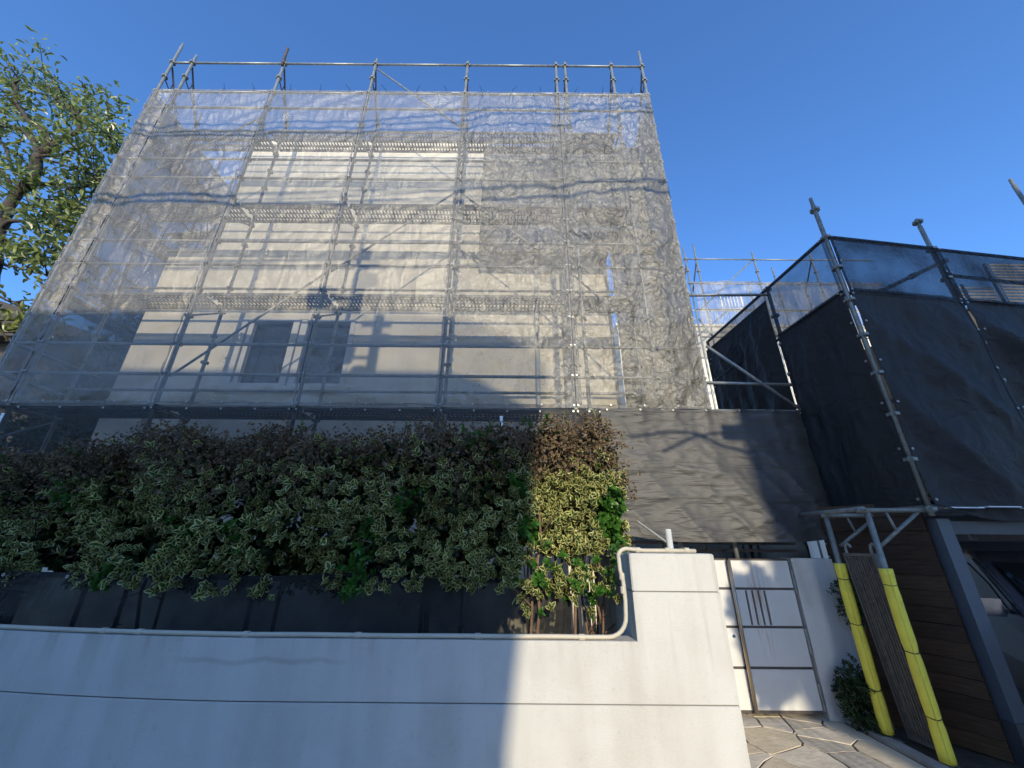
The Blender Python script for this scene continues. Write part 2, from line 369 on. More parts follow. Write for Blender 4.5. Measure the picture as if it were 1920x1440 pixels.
course(0, GZ - .004, 0, 'lower_course', M['wall'], bev=.004); course(GZ - .003, GZ + .003, .012, 'groove', M['groove'], bev=0)
xs = [x for x in xs if x < -1.65] + [-1.6]; course(GZ + .004, CZ, 0, 'upper_course', M['wall'], bev=.0)
ub = MB(); ub.prism([(-1.6, GZ + .004), (1.355, GZ + .004), (1.355, PG - .004), (.79, PG - .004), (.79, CZ), (-1.6, CZ)], 2.8, 2.96, 'y'); ub.build('upper_course', M['wall'], wall)
def block(x0, x1, y0, y1, z0, z1, b=.008):
    m = MB()
    m.add([(x0 + b, y0, z0), (x1 - b, y0, z0), (x1, y0 + b, z0), (x1, y1 - b, z0), (x1 - b, y1, z0), (x0 + b, y1, z0), (x0, y1 - b, z0), (x0, y0 + b, z0)] +
          [(x0 + b, y0, z1 - b), (x1 - b, y0, z1 - b), (x1, y0 + b, z1 - b), (x1, y1 - b, z1 - b), (x1 - b, y1, z1 - b), (x0 + b, y1, z1 - b), (x0, y1 - b, z1 - b), (x0, y0 + b, z1 - b)] +
          [(x0 + 2 * b, y0 + b, z1), (x1 - 2 * b, y0 + b, z1), (x1 - b, y0 + 2 * b, z1), (x1 - b, y1 - 2 * b, z1), (x1 - 2 * b, y1 - b, z1), (x0 + 2 * b, y1 - b, z1), (x0 + b, y1 - 2 * b, z1), (x0 + b, y0 + 2 * b, z1)],
          [tuple(range(7, -1, -1)), tuple(range(16, 24))] + [(i, (i + 1) % 8, 8 + (i + 1) % 8, 8 + i) for i in range(8)] + [(8 + i, 8 + (i + 1) % 8, 16 + (i + 1) % 8, 16 + i) for i in range(8)])
    return m
for z0, z1 in ((PG + .004, PT),):
    block(.79, 1.355, 2.80, 2.96, z0, z1).build('pillar_block', M['wall'], wall)
for z in (PG,):
    q = MB(); q.bx(.80, 1.343, 2.807, 2.955, z - .0045, z + .0045); q.build('groove', M['groove'], wall)
for z0, z1 in ((0, PG - .004), (PG + .004, PT - .012)):
    block(.80, .96, 2.968, 4.1, z0, z1).build('return_wall', M['wall'], wall)
q = MB(); q.bx(.812, .948, 2.968, 4.09, PG - .0045, PG + .0045); q.build('groove', M['groove'], wall)

# beige conduit lying on the coping and climbing the pillar
con = thing('conduit_pipe', (0, 2.83, CZ), 'beige conduit lying along the white coping and climbing the pillar', 'pipe')
r = .0135; cy = .025
pts = [(x, wall_curve(x) + cy, CZ + r + .003 + .004 * N(x * 2, 1)) for x in [-6.4 + .1 * i for i in range(70)]]
for a in range(0, 100, 15):
    t = R(a); pts.append((.62 + .12 * math.sin(t), 2.83, CZ + r + .003 + .12 * (1 - math.cos(t))))
pts += [(.745, 2.83, CZ + .22), (.742, 2.83, CZ + .33), (.728, 2.83, PT - .10), (.726, 2.83, PT - .02)]
for a in range(0, 100, 15):
    t = R(a); pts.append((.726 + .06 * (1 - math.cos(t)), 2.83, PT - .02 + .048 * math.sin(t)))
pts += [(.9, 2.83, PT + r + .003), (1.1, 2.83, PT + r + .004), (1.25, 2.83, PT + r + .003)]
b = MB(); b.tube(pts, r, 10); b.build('pipe', M['pipe_beige'], con, True)
for x in (-2.6, -2.35, -1.65, -.95, -.2, .45):
    b = MB(); b.tube([(x - .018, wall_curve(x) + cy, CZ + r + .003), (x + .018, wall_curve(x) + cy, CZ + r + .003)], .0175, 10); b.build('sleeve', M['pipe_beige'], con)
for z in (CZ + .36, CZ + .28):
    b = MB(); b.tube([(.737, 2.83, z - .02), (.737, 2.83, z + .02)], .0175, 10); b.build('sleeve', M['pipe_beige'], con)
for x in (.86, 1.06, 1.19):
    b = MB(); b.tube([(x - .015, 2.83, PT + .02), (x + .015, 2.83, PT + .02)], .0175, 10); b.build('sleeve', M['pipe_beige'], con)

# ------------------------------------------------------------------ house
HY = 5.75
house = thing('rendered_house', (-2.3, 7, 0), 'beige rendered three-storey house behind the big scaffold', 'house')
def wall_with_holes(mb, x0, x1, z0, z1, y, holes, depth=.12):
    X = sorted({x0, x1, *[h[0] for h in holes], *[h[1] for h in holes]}); Z = sorted({z0, z1, *[h[2] for h in holes], *[h[3] for h in holes]})
    for i in range(len(X) - 1):
        for j in range(len(Z) - 1):
            cx, cz = (X[i] + X[i + 1]) / 2, (Z[j] + Z[j + 1]) / 2
            if any(h[0] < cx < h[1] and h[2] < cz < h[3] for h in holes): continue
            mb.bx(X[i], X[i + 1], y, y + depth, Z[j], Z[j + 1])
ww = (-4.64, -2.70, H + 2.27, H + 3.52)
b = MB(); wall_with_holes(b, -6.4, 1.73, 0, H + 4.95, HY, [ww]); b.build('front_wall', M['house'], house)
for xa in (-6.4, 1.61):
    b = MB(); b.bx(xa, xa + .12, HY + .12, 10, 0, H + 4.95); b.build('side_wall', M['house'], house)
b = MB(); b.bx(-6.28, 1.61, HY + .12, 10, H + 4.7, H + 4.9); b.build('terrace_floor', M['concrete'], house)
b = MB(); b.bx(-5.6, -.62, HY + .003, 10, H + 4.951, H + 7.82); b.build('upper_storey', M['house'], house)
b = MB(); b.bx(-5.66, -.56, HY - .05, 10.05, H + 7.821, H + 7.92); b.build('parapet_cap', M['cream'], house)
b = MB(); b.bx(-6.44, -5.61, HY - .03, 10, H + 4.951, H + 5.02); b.build('parapet_cap', M['cream'], house)
b = MB(); b.bx(-.61, 1.77, HY - .03, HY + .16, H + 4.951, H + 5.02); b.build('parapet_cap', M['cream'], house)
b = MB(); b.bx(-6.41, 1.74, HY - .012, HY - .0005, H + 2.0, H + 2.03); b.build('floor_band', M['cream'], house)
wd = MB(); zf0, zf1 = ww[2], ww[3]
wn_ = MB()
wn_.bx(ww[0], ww[1], HY + .09, HY + .105, zf0, zf1); win = wn_.build('window', M['glass'], house)
def fr(x0, x1, z0, z1, y0=HY - .02, y1=HY + .088):
    f = MB(); f.bx(x0, x1, y0, y1, z0, z1); f.build('frame', M['white_frame'], win)
fr(-4.64, -4.55, zf0, zf1); fr(-4.53, -4.45, zf0 + .06, zf1 - .06, HY + .01); fr(-3.76, -3.655, zf0, zf1); fr(-3.64, -3.53, zf0, zf1, HY + .01); fr(-2.775, -2.70, zf0, zf1)
fr(-4.549, -3.761, zf1 - .05, zf1); fr(-3.529, -2.776, zf1 - .05, zf1); fr(-4.549, -3.761, zf0, zf0 + .05); fr(-3.529, -2.776, zf0, zf0 + .05)
f = MB(); f.bx(-4.75, -2.6, HY - .08, HY - .003, zf0 - .1, zf0 - .02); f.build('sill', M['cream'], win)
# wall downpipe
b = MB(); b.tube([(.42, HY - .06, .1), (.42, HY - .06, H + 4.9)], .035, 10); b.build('downpipe', M['pipe_grey'], house, True)

# ------------------------------------------------------------------ main scaffold
FY, BY = 4.7, 5.3
scaf = thing('facade_scaffold', (-2, 5, 0), 'tall galvanised tube scaffold standing across the beige house front', 'scaffold')
LV = [1.57 + .45 * i for i in range(17)]          # wedge levels
collar = MB()
for an in range(4):
    a = an * math.pi / 2
    Mx = Matrix.Rotation(a, 4, 'Z'); c = Mx @ Vector((.036, 0, 0)); collar.box(c, (.028, .046, .03), Matrix.Rotation(a, 3, 'Z'))
collar.tube([(0, 0, -.026), (0, 0, .026)], .029, 10)
collar_me = collar.mesh('wedge_collar'); collar_me.materials.append(M['steel_dull'])
PR = .0243
def post(parent, x, y, z0, z1, levels, m='steel', collars=True, rad=PR):
    b = MB(); b.tube([(x, y, z0), (x, y, z1 - .12), (x, y, z1 - .119), (x, y, z1)], [rad, rad, rad * .82, rad * .8], 10)
    o = b.build('post', M[m], parent, True)
    if collars:
        for z in levels:
            if z0 + .05 < z < z1 - .03:
                link('wedge_collar', collar_me, None, o, Matrix.Translation((x, y, z)))
                o.children and None
    return o
fposts = [(-6.82, 9.41), (-6.42, 9.02), (-4.59, 8.9), (-2.77, 8.95), (-.94, 8.9), (.82, 8.9), (1.0, 8.9), (1.92, 8.9), (2.53, 9.28)]
for i, (x, t) in enumerate(fposts): post(scaf, x, FY, 0.05, H + t, [H + l for l in LV] + [H + 1.12])
bposts = [(-6.5, 9.05 - .9), (-4.67, 8.1), (-2.8, 8.1), (-.98, 8.05), (.80, 8.05), (1.0, 8.05), (1.93, 8.05)]
for x, t in bposts: post(scaf, x, BY, 0.05, H + t, [H + l for l in LV])
def rail(name, parent, a, b_, m='steel', rad=.0214):
    q = MB(); q.tube([a, b_], rad, 10); return q.build(name, M[m], parent, True)
FX = [-6.82, -6.42, -4.59, -2.77, -.94, .82, 2.53]
for l in (1.57, 2.02, 2.47, 3.82, 4.27, 5.62, 6.07, 7.42, 7.87, 8.77):
    for a, c in zip(FX[:-1], FX[1:]): rail('ledger', scaf, (a + .03, FY, H + l), (c - .03, FY, H + l))
BX = [-6.5, -4.67, -2.8, -.98, .80, 1.93]
for l in (2.02, 3.82, 5.62, 7.42):
    for a, c in zip(BX[:-1], BX[1:]): rail('ledger', scaf, (a + .03, BY, H + l), (c - .03, BY, H + l))
# decks: open steel grating planks laid between the two rows
def deck_mesh(w, d):
    b = MB()
    b.bx(0, w, 0, .028, -.045, 0); b.bx(0, w, d - .028, d, -.045, 0)
    n = 30
    for i in range(n):
        x = w * (i + .5) / n; b.bx(x - .014, x + .014, .0285, d - .0285, -.012, -.004)
    for j in (1, 2, 3): y = d * j / 4; b.bx(0, w, y - .012, y + .012, -.03, -.0125)
    b.bx(-.03, 0, .03, .07, -.04, .02); b.bx(-.03, 0, d - .07, d - .03, -.04, .02); b.bx(w, w + .03, .03, .07, -.04, .02); b.bx(w, w + .03, d - .07, d - .03, -.04, .02)
    me = b.mesh('deck'); me.materials.append(M['deck']); return me
dk = {}
for li, l in enumerate((1.57, 3.37, 5.17, 6.97)):
    for a, c in zip(FX[1:-1], FX[2:]):
        if c > 2 : c = 1.93
        w = round(c - a - .1, 2)
        if w not in dk: dk[w] = (deck_mesh(w, .40),)
        for j, y in enumerate((FY + .12,)):
            link('deck', dk[w][0], None, scaf, Matrix.Translation((a + .05, y, H + l + .03)))
    for x in FX[1:-1] + [1.92]:
        rail('transom', scaf, (x, FY + .03, H + l - .03), (x * 1.002, BY - .03, H + l - .03), rad=.018)
        rail('bracket_strut', scaf, (x, FY + .03, H + l - .42), (x * 1.002, BY - .06, H + l - .06), rad=.014)
# braces in the front plane, under the net
for (x0, l0), (x1, l1) in (((-4.55, 2.05), (-2.8, 3.75)), ((-2.75, 3.75), (-.97, 5.4)), ((-2.75, 8.72), (-.97, 7.0)), ((-.9, 5.4), (.8, 3.8)), ((.85, 3.8), (2.5, 1.9)), ((-6.4, 5.6), (-4.62, 7.3))):
    rail('brace', scaf, (x0, FY + .05, H + l0), (x1, FY + .05, H + l1), rad=.0165)
# stays from the top rail back to the inner row, each with a web
for i, x in enumerate((-6.82, -6.42, -4.59, -2.77, -.94, .82, 1.0, 1.92, 2.53)):
    xb = {-6.82: -6.82, 2.53: 2.53}.get(x, x * 1.004)
    rail('stay', scaf, (x, FY + .03, H + 8.68), (xb, BY + .05, H + 7.5), 'darkpipe', .016)
    rail('stay', scaf, (x, FY + .03, H + 8.28), (xb, BY - .12, H + 7.95), 'darkpipe', .010)
    rail('stay', scaf, (x, FY + .17, H + 8.44), (xb, FY + .17, H + 8.2), 'darkpipe', .008)
b = MB(); b.tube([(-4.59, FY - .04, H + 8.65), (-4.62, FY - .02, H + 9.25)], .024, 8); b.build('dark_tube', M['darkpipe'], scaf, True)
# left return of the scaffold along the side of the house
for y in (6.5, 8.3, 10.1):
    post(scaf, -6.98, y, .05, H + 8.6, [H + l for l in LV], collars=False); post(scaf, -6.62, y + .1, .05, H + 8.2, [], collars=False)
for l in (2.02, 3.82, 5.62, 7.42, 2.47, 4.27, 6.07, 7.87):
    rail('ledger', scaf, (-6.86, FY + .03, H + l), (-6.98, 10.1, H + l))
for l in (3.37, 5.17, 6.97):
    for y in (4.85, 6.65, 8.4):
        link('deck', dk[sorted(dk)[-1]][0], None, scaf, Matrix.Translation((-6.62, y, H + l)) @ Matrix.Rotation(R(90), 4, 'Z'))
# a short stair between the left decks
st = MB(); 
for s in (0, .45): st.tube([(-6.55 + s, 5.6, H + 5.2), (-6.55 + s, 7.3, H + 7.0)], .02, 6)
st.build('stair_stringer', M['deck'], scaf)
for i in range(9):
    t = MB(); t.bx(-6.53, -6.12, 5.65 + i * .18, 5.82 + i * .18, H + 5.3 + i * .19, H + 5.32 + i * .19); t.build('tread', M['deck'], scaf)
for i in (0, 1, 2, 3, 4, 5):
    x = FX[i + 1] if i < 5 else 2.53
    t = MB(); t.bx(x - .25, x - .10, FY - .034, FY - .026, H + 7.855, H + 7.885); t.build('white_tag', M['tagw'], scaf)
for x, z, dz in ((-6.345, 1.35, .16), (-.13, 1.38, .13)):
    t = MB(); t.bx(x - .018, x + .018, FY - .10, FY - .095, H + z - dz / 2, H + z + dz / 2); t.build('white_tag', M['tagw'], scaf)

# ------------------------------------------------------------------ nets
eye = MB()
for k in range(8):
    a0, a1 = k * math.pi / 4, (k + 1) * math.pi / 4
    ring = lambda a, r_, y: (math.cos(a) * r_, y, math.sin(a) * r_)
    eye.add([ring(a0, .005, -.004), ring(a1, .005, -.004), ring(a1, .012, -.004), ring(a0, .012, -.004), ring(a0, .013, .002), ring(a1, .013, .002)], [(0, 1, 2, 3), (3, 2, 5, 4)])
def sheet(name, label, A, U, W, w, h, disp, m, nx=44, nz=150, eyes=(), group=None, hem=True, cat='net'):
    """net hung from A (bottom left): U along, W up; disp(u, z) pushes it along the outward normal"""
    A = Vector(A); U = Vector(U).normalized(); W = Vector(W).normalized(); Nn = U.cross(W).normalized()
    V = []; F = []
    def P(u, t):
        d = disp(u, t); off = Vector((0, 0, 0))
        if isinstance(d, tuple): off = U * d[1] + W * d[2]; d = d[0]
        return A + U * (u * w) + W * (t * h) + Nn * d + off
    for j in range(nz + 1):
        for i in range(nx + 1): V.append(P(i / nx, j / nz))
    for j in range(nz):
        for i in range(nx): a = j * (nx + 1) + i; F.append((a, a + 1, a + nx + 2, a + nx + 1))
    root = thing(name, A + U * w / 2, label, cat, group)
    b = MB(); b.add(V, F); b.build('mesh_cloth', m, root, True, fix=False)
    if hem:
        e = MB()
        hw = .035
        for u0, u1 in ((0, hw / w), (1 - hw / w, 1)):
            V = []; 
            for j in range(nz + 1): V += [P(u0, j / nz) + Nn * .004, P(u1, j / nz) + Nn * .004]
            e.add(V, [(2 * j, 2 * j + 1, 2 * j + 3, 2 * j + 2) for j in range(nz)])
        for t0, t1 in ((0, hw / h), (1 - hw / h, 1)):
            V = []
            for i in range(nx + 1): V += [P(i / nx, t0) + Nn * .006, P(i / nx, t1) + Nn * .006]
            e.add(V, [(2 * i, 2 * i + 2, 2 * i + 3, 2 * i + 1) for i in range(nx)])
        tag(e.build('hem', M['net_hem'] if m in (M['net'], M['net_crumpled']) else m, root, True, fix=False), kind='stuff')
    if eyes:
        e = MB(); Mx = Matrix((U, -Nn, W)).transposed()
        for u, t in eyes:
            p = P(u, t) + Nn * .01
            e.add([Mx @ Vector(q) + p for q in eye.v], eye.f)
        o = e.build('eyelets', M['eyelet'], root); tag(o, kind='stuff')
    return root
SH = 6.27
def edge_eyes(n=14):
    l = []
    for k in range(n + 1):
        l += [(.012, min(.995, max(.005, k / n))), (.988, min(.995, max(.005, k / n)))]
    for k in (1, 2, 3): l += [(k / 4, .995), (k / 4, .005)]
    return l
def facade_disp(seed, crump, w):
    def f(u, t):
        z = t * SH; x = u * w; pin = min(1, 4 * u, 4 * (1 - u)) ; pin = pin * pin * (3 - 2 * pin)
        d = .012 + .030 * pin * N(x * .9 + seed, z * .45, seed) + .012 * pin
        ph = abs(math.sin(math.pi * z / .45)); d += .006 * pin * ph
        # pulls running away from the ties on the posts
        for e, s in ((u, 1), (1 - u, -1)):
            xx = e * w; fall = math.exp(-xx / .45) * (1 - math.exp(-xx / .05))
            q = (z % .45) / .45
            d += .050 * fall * (ridge(z * 4.2 + xx * 2.6, seed * 3.1 + s, xx * .6) - .5)
        # cross pulls
        d += .020 * pin * max(0, ridge(x * 1.3 + z * 1.6, z * .35 - x * .2, seed + 9) - .62) * 2.2
        d += .018 * pin * max(0, ridge(x * 1.5 - z * 1.9, z * .3 + x * .2, seed + 17) - .64) * 2.2
        # folds left from packing
        for k in (.25, .5, .75):
            dd = abs(u - k + .006 * N(z * 2, k * 9, seed)) * w; d += (.012 if k == .5 else .008) * max(0, 1 - dd / .03)
        # crumple
        d += crump * pin * (.017 * ridge(x * 4.5, z * 5.2, seed) + .010 * ridge(x * 10, z * 9, seed + 3)) 
        pz = min(1, z / .12, (SH - z) / .12); d = .012 + (d - .012) * pz
        return d
    return f
labels = ['grey mesh net narrow strip at the left scaffold corner', 'leftmost wide grey mesh net on the tall scaffold, shaded at its foot',
          'second wide grey mesh net from the left, hiding the window', 'third wide grey mesh net, over the middle of the house',
          'fourth wide grey mesh net, past the upper storey edge', 'crumpled grey mesh net at the right end of the tall scaffold']
crumps = [.3, .35, .45, .6, 1.2, 1.9]
NYF = FY - .045
for i in range(6):
    x0, x1 = FX[i], FX[i + 1]
    w = x1 - x0 - .012 + (.02 if i == 5 else 0)
    sheet('mesh_net', labels[i], (x0 + .006, NYF, H + 1.575), (1, 0, 0), (0, 0, 1), w, SH, facade_disp(i * 3.7 + 1.3, crumps[i], w), M['net_crumpled'] if i >= 4 else M['net'],
          nx=12 if i == 0 else (70 if i >= 4 else 52), nz=200 if i >= 4 else 150, eyes=edge_eyes(), group='mesh nets laced across the tall scaffold')
rng = random.Random(3)
for i in range(1, 6):
    for k in range(3):
        x = FX[i] + (FX[i + 1] - FX[i]) * (k + .6) / 3.2; a = rng.uniform(-.05, .05)
        t = MB(); t.tube([(x, NYF - .012, H + 7.80), (x, NYF - .02, H + 7.87), (x, NYF + .02, H + 7.905), (x + a, NYF - .03, H + 7.93), (x + a * 2, NYF - .05, H + 7.97)], .004, 5); t.build('tie_cord', M['cord'], scaf)
# returns at both ends
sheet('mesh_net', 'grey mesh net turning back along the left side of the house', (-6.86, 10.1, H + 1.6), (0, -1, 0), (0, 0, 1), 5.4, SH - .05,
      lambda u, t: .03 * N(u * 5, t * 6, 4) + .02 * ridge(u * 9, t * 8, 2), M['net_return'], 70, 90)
sheet('mesh_net', 'dark grey mesh net turning back at the right end of the scaffold', (2.575, FY - .02, H + 1.6), (0, 1, 0), (0, 0, 1), 1.3, SH - .02,
      lambda u, t: .03 * N(u * 5, t * 6, 14) + .03 * ridge(u * 4, t * 12, 2) - .04, M['net_dense'], 30, 110)
sheet('mesh_net', 'dense grey mesh net hung behind the scaffold right of the upper storey', (-.6, BY + .06, H + 4.66), (1, 0, 0), (0, 0, 1), 3.1, 2.67,
      lambda u, t: .03 * N(u * 5, t * 4, 24) + .02 * ridge(u * 9, t * 6, 12), M['net_dense'], 60, 50)
sheet('mesh_net', 'dense grey mesh net right of the house front, behind the scaffold', (1.70, BY + .1, H + .9), (1, 0, 0), (0, 0, 1), .86, 4.3,
      lambda u, t: .03 * N(u * 3, t * 6, 34) + .02 * ridge(u * 4, t * 12, 12), M['net_dense'], 20, 70)
# lower row below the bottom ledger
def low_disp(seed, amp=1.):
    return lambda u, t: amp * (.02 * N(u * 3 + seed, t * 2, seed) + .012 * ridge(u * 5 + seed, t * 1.2, 5) + .006 * ridge(u * 9, t * 8, seed))
lowx = [-6.82, -4.59, -2.77, -.94, .82, 1.42]
lowl = ['dark smoke net below the bottom ledger at the far left', 'dark smoke net below the bottom ledger, second from the left', 'dark smoke net below the bottom ledger under the window',
        'dark smoke net below the bottom ledger left of the sunlit hedge end', 'narrow smoke net below the bottom ledger behind the sunlit hedge end']
for i in range(5):
    sheet('smoke_net', lowl[i], (lowx[i] + .006, NYF - .005, H + .35), (1, 0, 0), (0, 0, 1), lowx[i + 1] - lowx[i] - .012, 1.19, low_disp(i * 2.3), M['net_smoke'], 30, 24,
          eyes=[(.02 + .24 * k, .985) for k in range(5)], group='dark nets under the bottom ledger')
def drape(u, t):
    x = u * 2.45; z = t * 1.5; lo = (1 - t)
    d = .16 * lo ** 1.4 * math.sin(min(1, u * 1.1) * math.pi * .85) + .02 * N(x * 1.2, z * 1.2, 3)
    q = x * .95 - lo * 1.05                                   # soft folds falling away from the ties toward the lower left
    d += .075 * lo ** .8 * (ridge(q * 1.25 + .3, .4 + lo * .25, 7) ** 2 - .4) * min(1, u * 1.5)
    d += .030 * lo * (ridge(q * 2.9, lo * .5, 15) ** 2 - .3)
    d += .012 * (ridge(x * .6, z * 3.3, 4) ** 4) + .006 * ridge(x * 5, z * 9, 1) + .004 * N(x * 14, z * 14, 2)
    for k in range(1, 7):                                     # puckers at the eyelets
        dx = (u - (.03 + k * .155)) * 2.45; d += .02 * math.exp(-(dx / .06) ** 2) * math.exp(-lo * 6)
    sag = -.03 * math.sin(u * 9) * lo * .6 - .11 * lo * max(0, math.sin(u * math.pi)) - .012 * abs(math.sin((u - .03) / .155 * math.pi)) * (t ** 12)
    if u > .86: k = (u - .86) / .14; d -= .16 * k * k
    return (d, 0., sag)
sheet('black_sheet', 'large sunlit black sheet sagging from the ledger over the gate', (1.12, FY - .07, H + .10), (1, 0, 0), (0, 0, 1), 2.68, 1.465, drape, M['net_lit'], 110, 72,
      eyes=[(.03 + k * .155, .985) for k in range(7)])
sheet('black_sheet', 'added black backdrop standing in for the deep shade behind the gate', (1.75, 6.1, 0.05), (1, 0, 0), (0, 0, 1), 2.6, 3.0, low_disp(4, 2), M['net_skirt'], 30, 30)  # added backdrop: black cloth in place of the shade behind the gate
# skirt net behind the hedge, along the wall
sk = lambda u, t: .05 * ridge(u * 7, t * 1.2 + u * 5, 3) + .03 * N(u * 14, t * 2, 5) + (0, )[0]
sheet('skirt_net', 'long black net strip standing behind the street wall under the hedge', (-5.6, 3.30, .50), (1, 0, 0), (0, 0, 1), 6.05, .86,
      lambda u, t: (.05 * ridge(u * 7, t * 1.2 + u * 5, 3) + .03 * N(u * 14, t * 2, 5) - .10 * max(0, 1 - u * 2.2), 0, (.05 * N(u * 9, 2, 2) - .02 * u) * t), M['net_skirt'], 120, 16,
      eyes=[(.03 + k * .085, .97) for k in range(12)])

# ------------------------------------------------------------------ right scaffold with black sheets
A0 = Vector((3.81, 3.66, 0)); DX = Vector((math.cos(R(7)), math.sin(R(7)), 0)); DB = Vector((-.065, 1, 0)).normalized()
rs = thing('street_scaffold', A0, 'nearer tube scaffold with black sheets on the right, jutting toward the street', 'scaffold')
def rp(a, b_, l): v = A0 + DX * a + DB * b_; return (v.x, v.y, H + l)
def rpost(a, b_, l0, l1, m='steel_dull'):
    p = rp(a, b_, 0); return post(rs, p[0], p[1], H + l0, H + l1, [H + .3 + .45 * k for k in range(9)], m)
rpost(0, 0, .24, 4.1); rpost(1.49, 0, .24, 3.95); rpost(3.54, 0, .24, 5.0); rpost(0, 1.04, .1, 3.5); rpost(0, 2.66, -1.55, 3.45); rpost(1.49, 1.04, -1.55, 3.5); rpost(3.54, 1.04, -1.55, 3.9)
for l in (.32, 1.35, 2.65, 3.46):
    dm_ = 'darkpipe' if l > 3 else 'steel_dull'
    rail('ledger', rs, rp(.03, 0, l), rp(1.46, 0, l), dm_); rail('ledger', rs, rp(1.52, 0, l), rp(3.51, 0, l), dm_)
    rail('ledger', rs, rp(0, .03, l), rp(0, 1.01, l), dm_); rail('ledger', rs, rp(0, 1.07, l), rp(0, 2.63, l), dm_)
rail('ledger', rs, rp(1.52, 0, 3.06), rp(3.51, 0, 3.04), 'steel_dull')
ba, bb = Vector(rp(.05, .4, 2.57)), Vector(rp(2.35, .4, 3.72))
rail('brace', rs, ba, bb, 'steel_dull', .026)
for t in (.12, .42, .7, .97):
    c = ba.lerp(bb, t); d = (bb - ba).normalized()
    q = MB(); q.tube([c - d * .045, c + d * .045], .040, 8); q.build('clamp', M['steel_dull'], rs)
# cantilever brackets at the foot, carried by the padded feet
for y, z in ((3.75, .29), (4.2, .27)):
    rail('transom', rs, (3.22, y, H + z), (3.86, y - .08, H + z), 'steel_dull'); rail('bracket_strut', rs, (3.33, y, H - .02), (3.72, y - .06, H + z - .02), 'steel_dull', .016); rail('bracket_strut', rs, (3.50, y - .03, H + .1), (3.46, y - .03, H + z - .02), 'steel_dull', .011)
rail('transom', rs, (3.25, 3.7, H + .30), (3.25, 4.9, H + .30), 'steel_dull')
rail('brace', rs, (2.66, 4.68, H + 2.5), (3.72, 4.68, H + 1.58), 'steel', .02)
rail('ledger', rs, (2.56, 4.70, H + 3.34), (3.72, 4.70, H + 3.36), 'steel'); rail('ledger', rs, (2.58, 4.70, H + 1.96), (3.72, 4.70, H + 1.94), 'steel'); rail('ledger', rs, (2.58, 4.70, H + 1.57), (3.72, 4.70, H + 1.57), 'steel')
dm = deck_mesh(1.35, .45); dm.materials.clear(); dm.materials.append(M['deck_old'])
for b_ in (.05, .55):
    for a_ in (.06, 1.55):
        link('deck', dm, None, rs, Matrix.Translation(rp(a_, b_, .38)) @ Matrix.Rotation(R(7), 4, 'Z'))
def rsheet(label, a, b_, l, U, w, h, disp, m, nx, nz, eyes=()):
    p = Vector(rp(a, b_, l)); Nn = Vector(U).cross(Vector((0, 0, 1))).normalized(); d0 = disp
    def disp(u, t):                       # laced flat along the top and both posts
        k = min(1, (1 - t) * 7, .25 + u * 6, .25 + (1 - u) * 6); d = d0(u, t)
        return (d[0] * k, d[1], d[2]) if isinstance(d, tuple) else d * k
    return sheet('black_sheet' if 'black' in label else 'smoke_net', label, p + Nn * .035, U, (0, 0, 1), w, h, disp, m, nx, nz, eyes)
ev = lambda n: [(.02, min(.98, .02 + k / n)) for k in range(n + 1)] + [(.98, min(.98, .02 + k / n)) for k in range(n + 1)]
M['net_right'] = net_mat('dark_mesh_net', (.04, .044, .05), .85, .8, 10, spec=.1); M['net_side'] = net_mat('side_mesh_net', (.06, .06, .06), .66, .8, 10)
rsheet('upper dark net of the near scaffold front, left bay, sky showing through', 0, 0, 2.66, DX, 1.49, .80, low_disp(1, .9), M['net_right'], 30, 20, ev(2))
rsheet('upper dark net of the near scaffold front, right bay, open to the sky', 1.49, 0, 2.66, DX, 2.05, .78, low_disp(6, .9), M['net_right'], 30, 20, ev(2))
rsheet('upper dark net on the shaded side of the near scaffold', 0, 2.66, 2.66, -DB, 2.66, .80, low_disp(3, .8), M['net_side'], 40, 20, ev(2))
def fold1(u, t):
    x, z = u * 1.49, t * 2.3
    d = .13 * (ridge(x * .9 + z * .75, z * .2, 3) - .5) + .06 * N(x * 1.5, z * 1.2, 8) + .06 * math.sin(u * math.pi) * (1 - t) + .015 * ridge(x * 5, z * 4, 2)
    return (d, 0, -.14 * math.sin(u * math.pi) * max(0, .35 - t) / .35)
def fold2(u, t):
    x, z = u * 2.05, t * 2.3
    d = .16 * (ridge(x * .8 + z * .9 + .3, z * .15, 13) - .5) + .06 * N(x * 1.5, z * 1.2, 28) + .03 * ridge(x * 3 + z * 3, z, 2)
    return (d, 0, -.12 * math.sin(u * math.pi) * max(0, .35 - t) / .35)
rsheet('wide black sheet on the near scaffold front, right of the corner post', 0, 0, .34, DX, 1.48, 2.33, fold1, M['net_black'], 50, 70, ev(5))
rsheet('black sheet with loose diagonal folds at the right picture edge', 1.49, 0, .36, DX, 2.05, 2.32, fold2, M['net_black'], 50, 70, ev(5))
rsheet('black sheet on the shaded side of the near scaffold, left of the corner post', 0, 1.05, .34, -DB, 1.05, 2.35, low_disp(8, 1.6), M['net_black'], 40, 60, ev(5))
rsheet('black sheet on the side of the near scaffold, farther back by the brace', 0, 2.70, .34, -DB, 1.62, 2.95, low_disp(9, 2.4), M['net_black'], 40, 60)

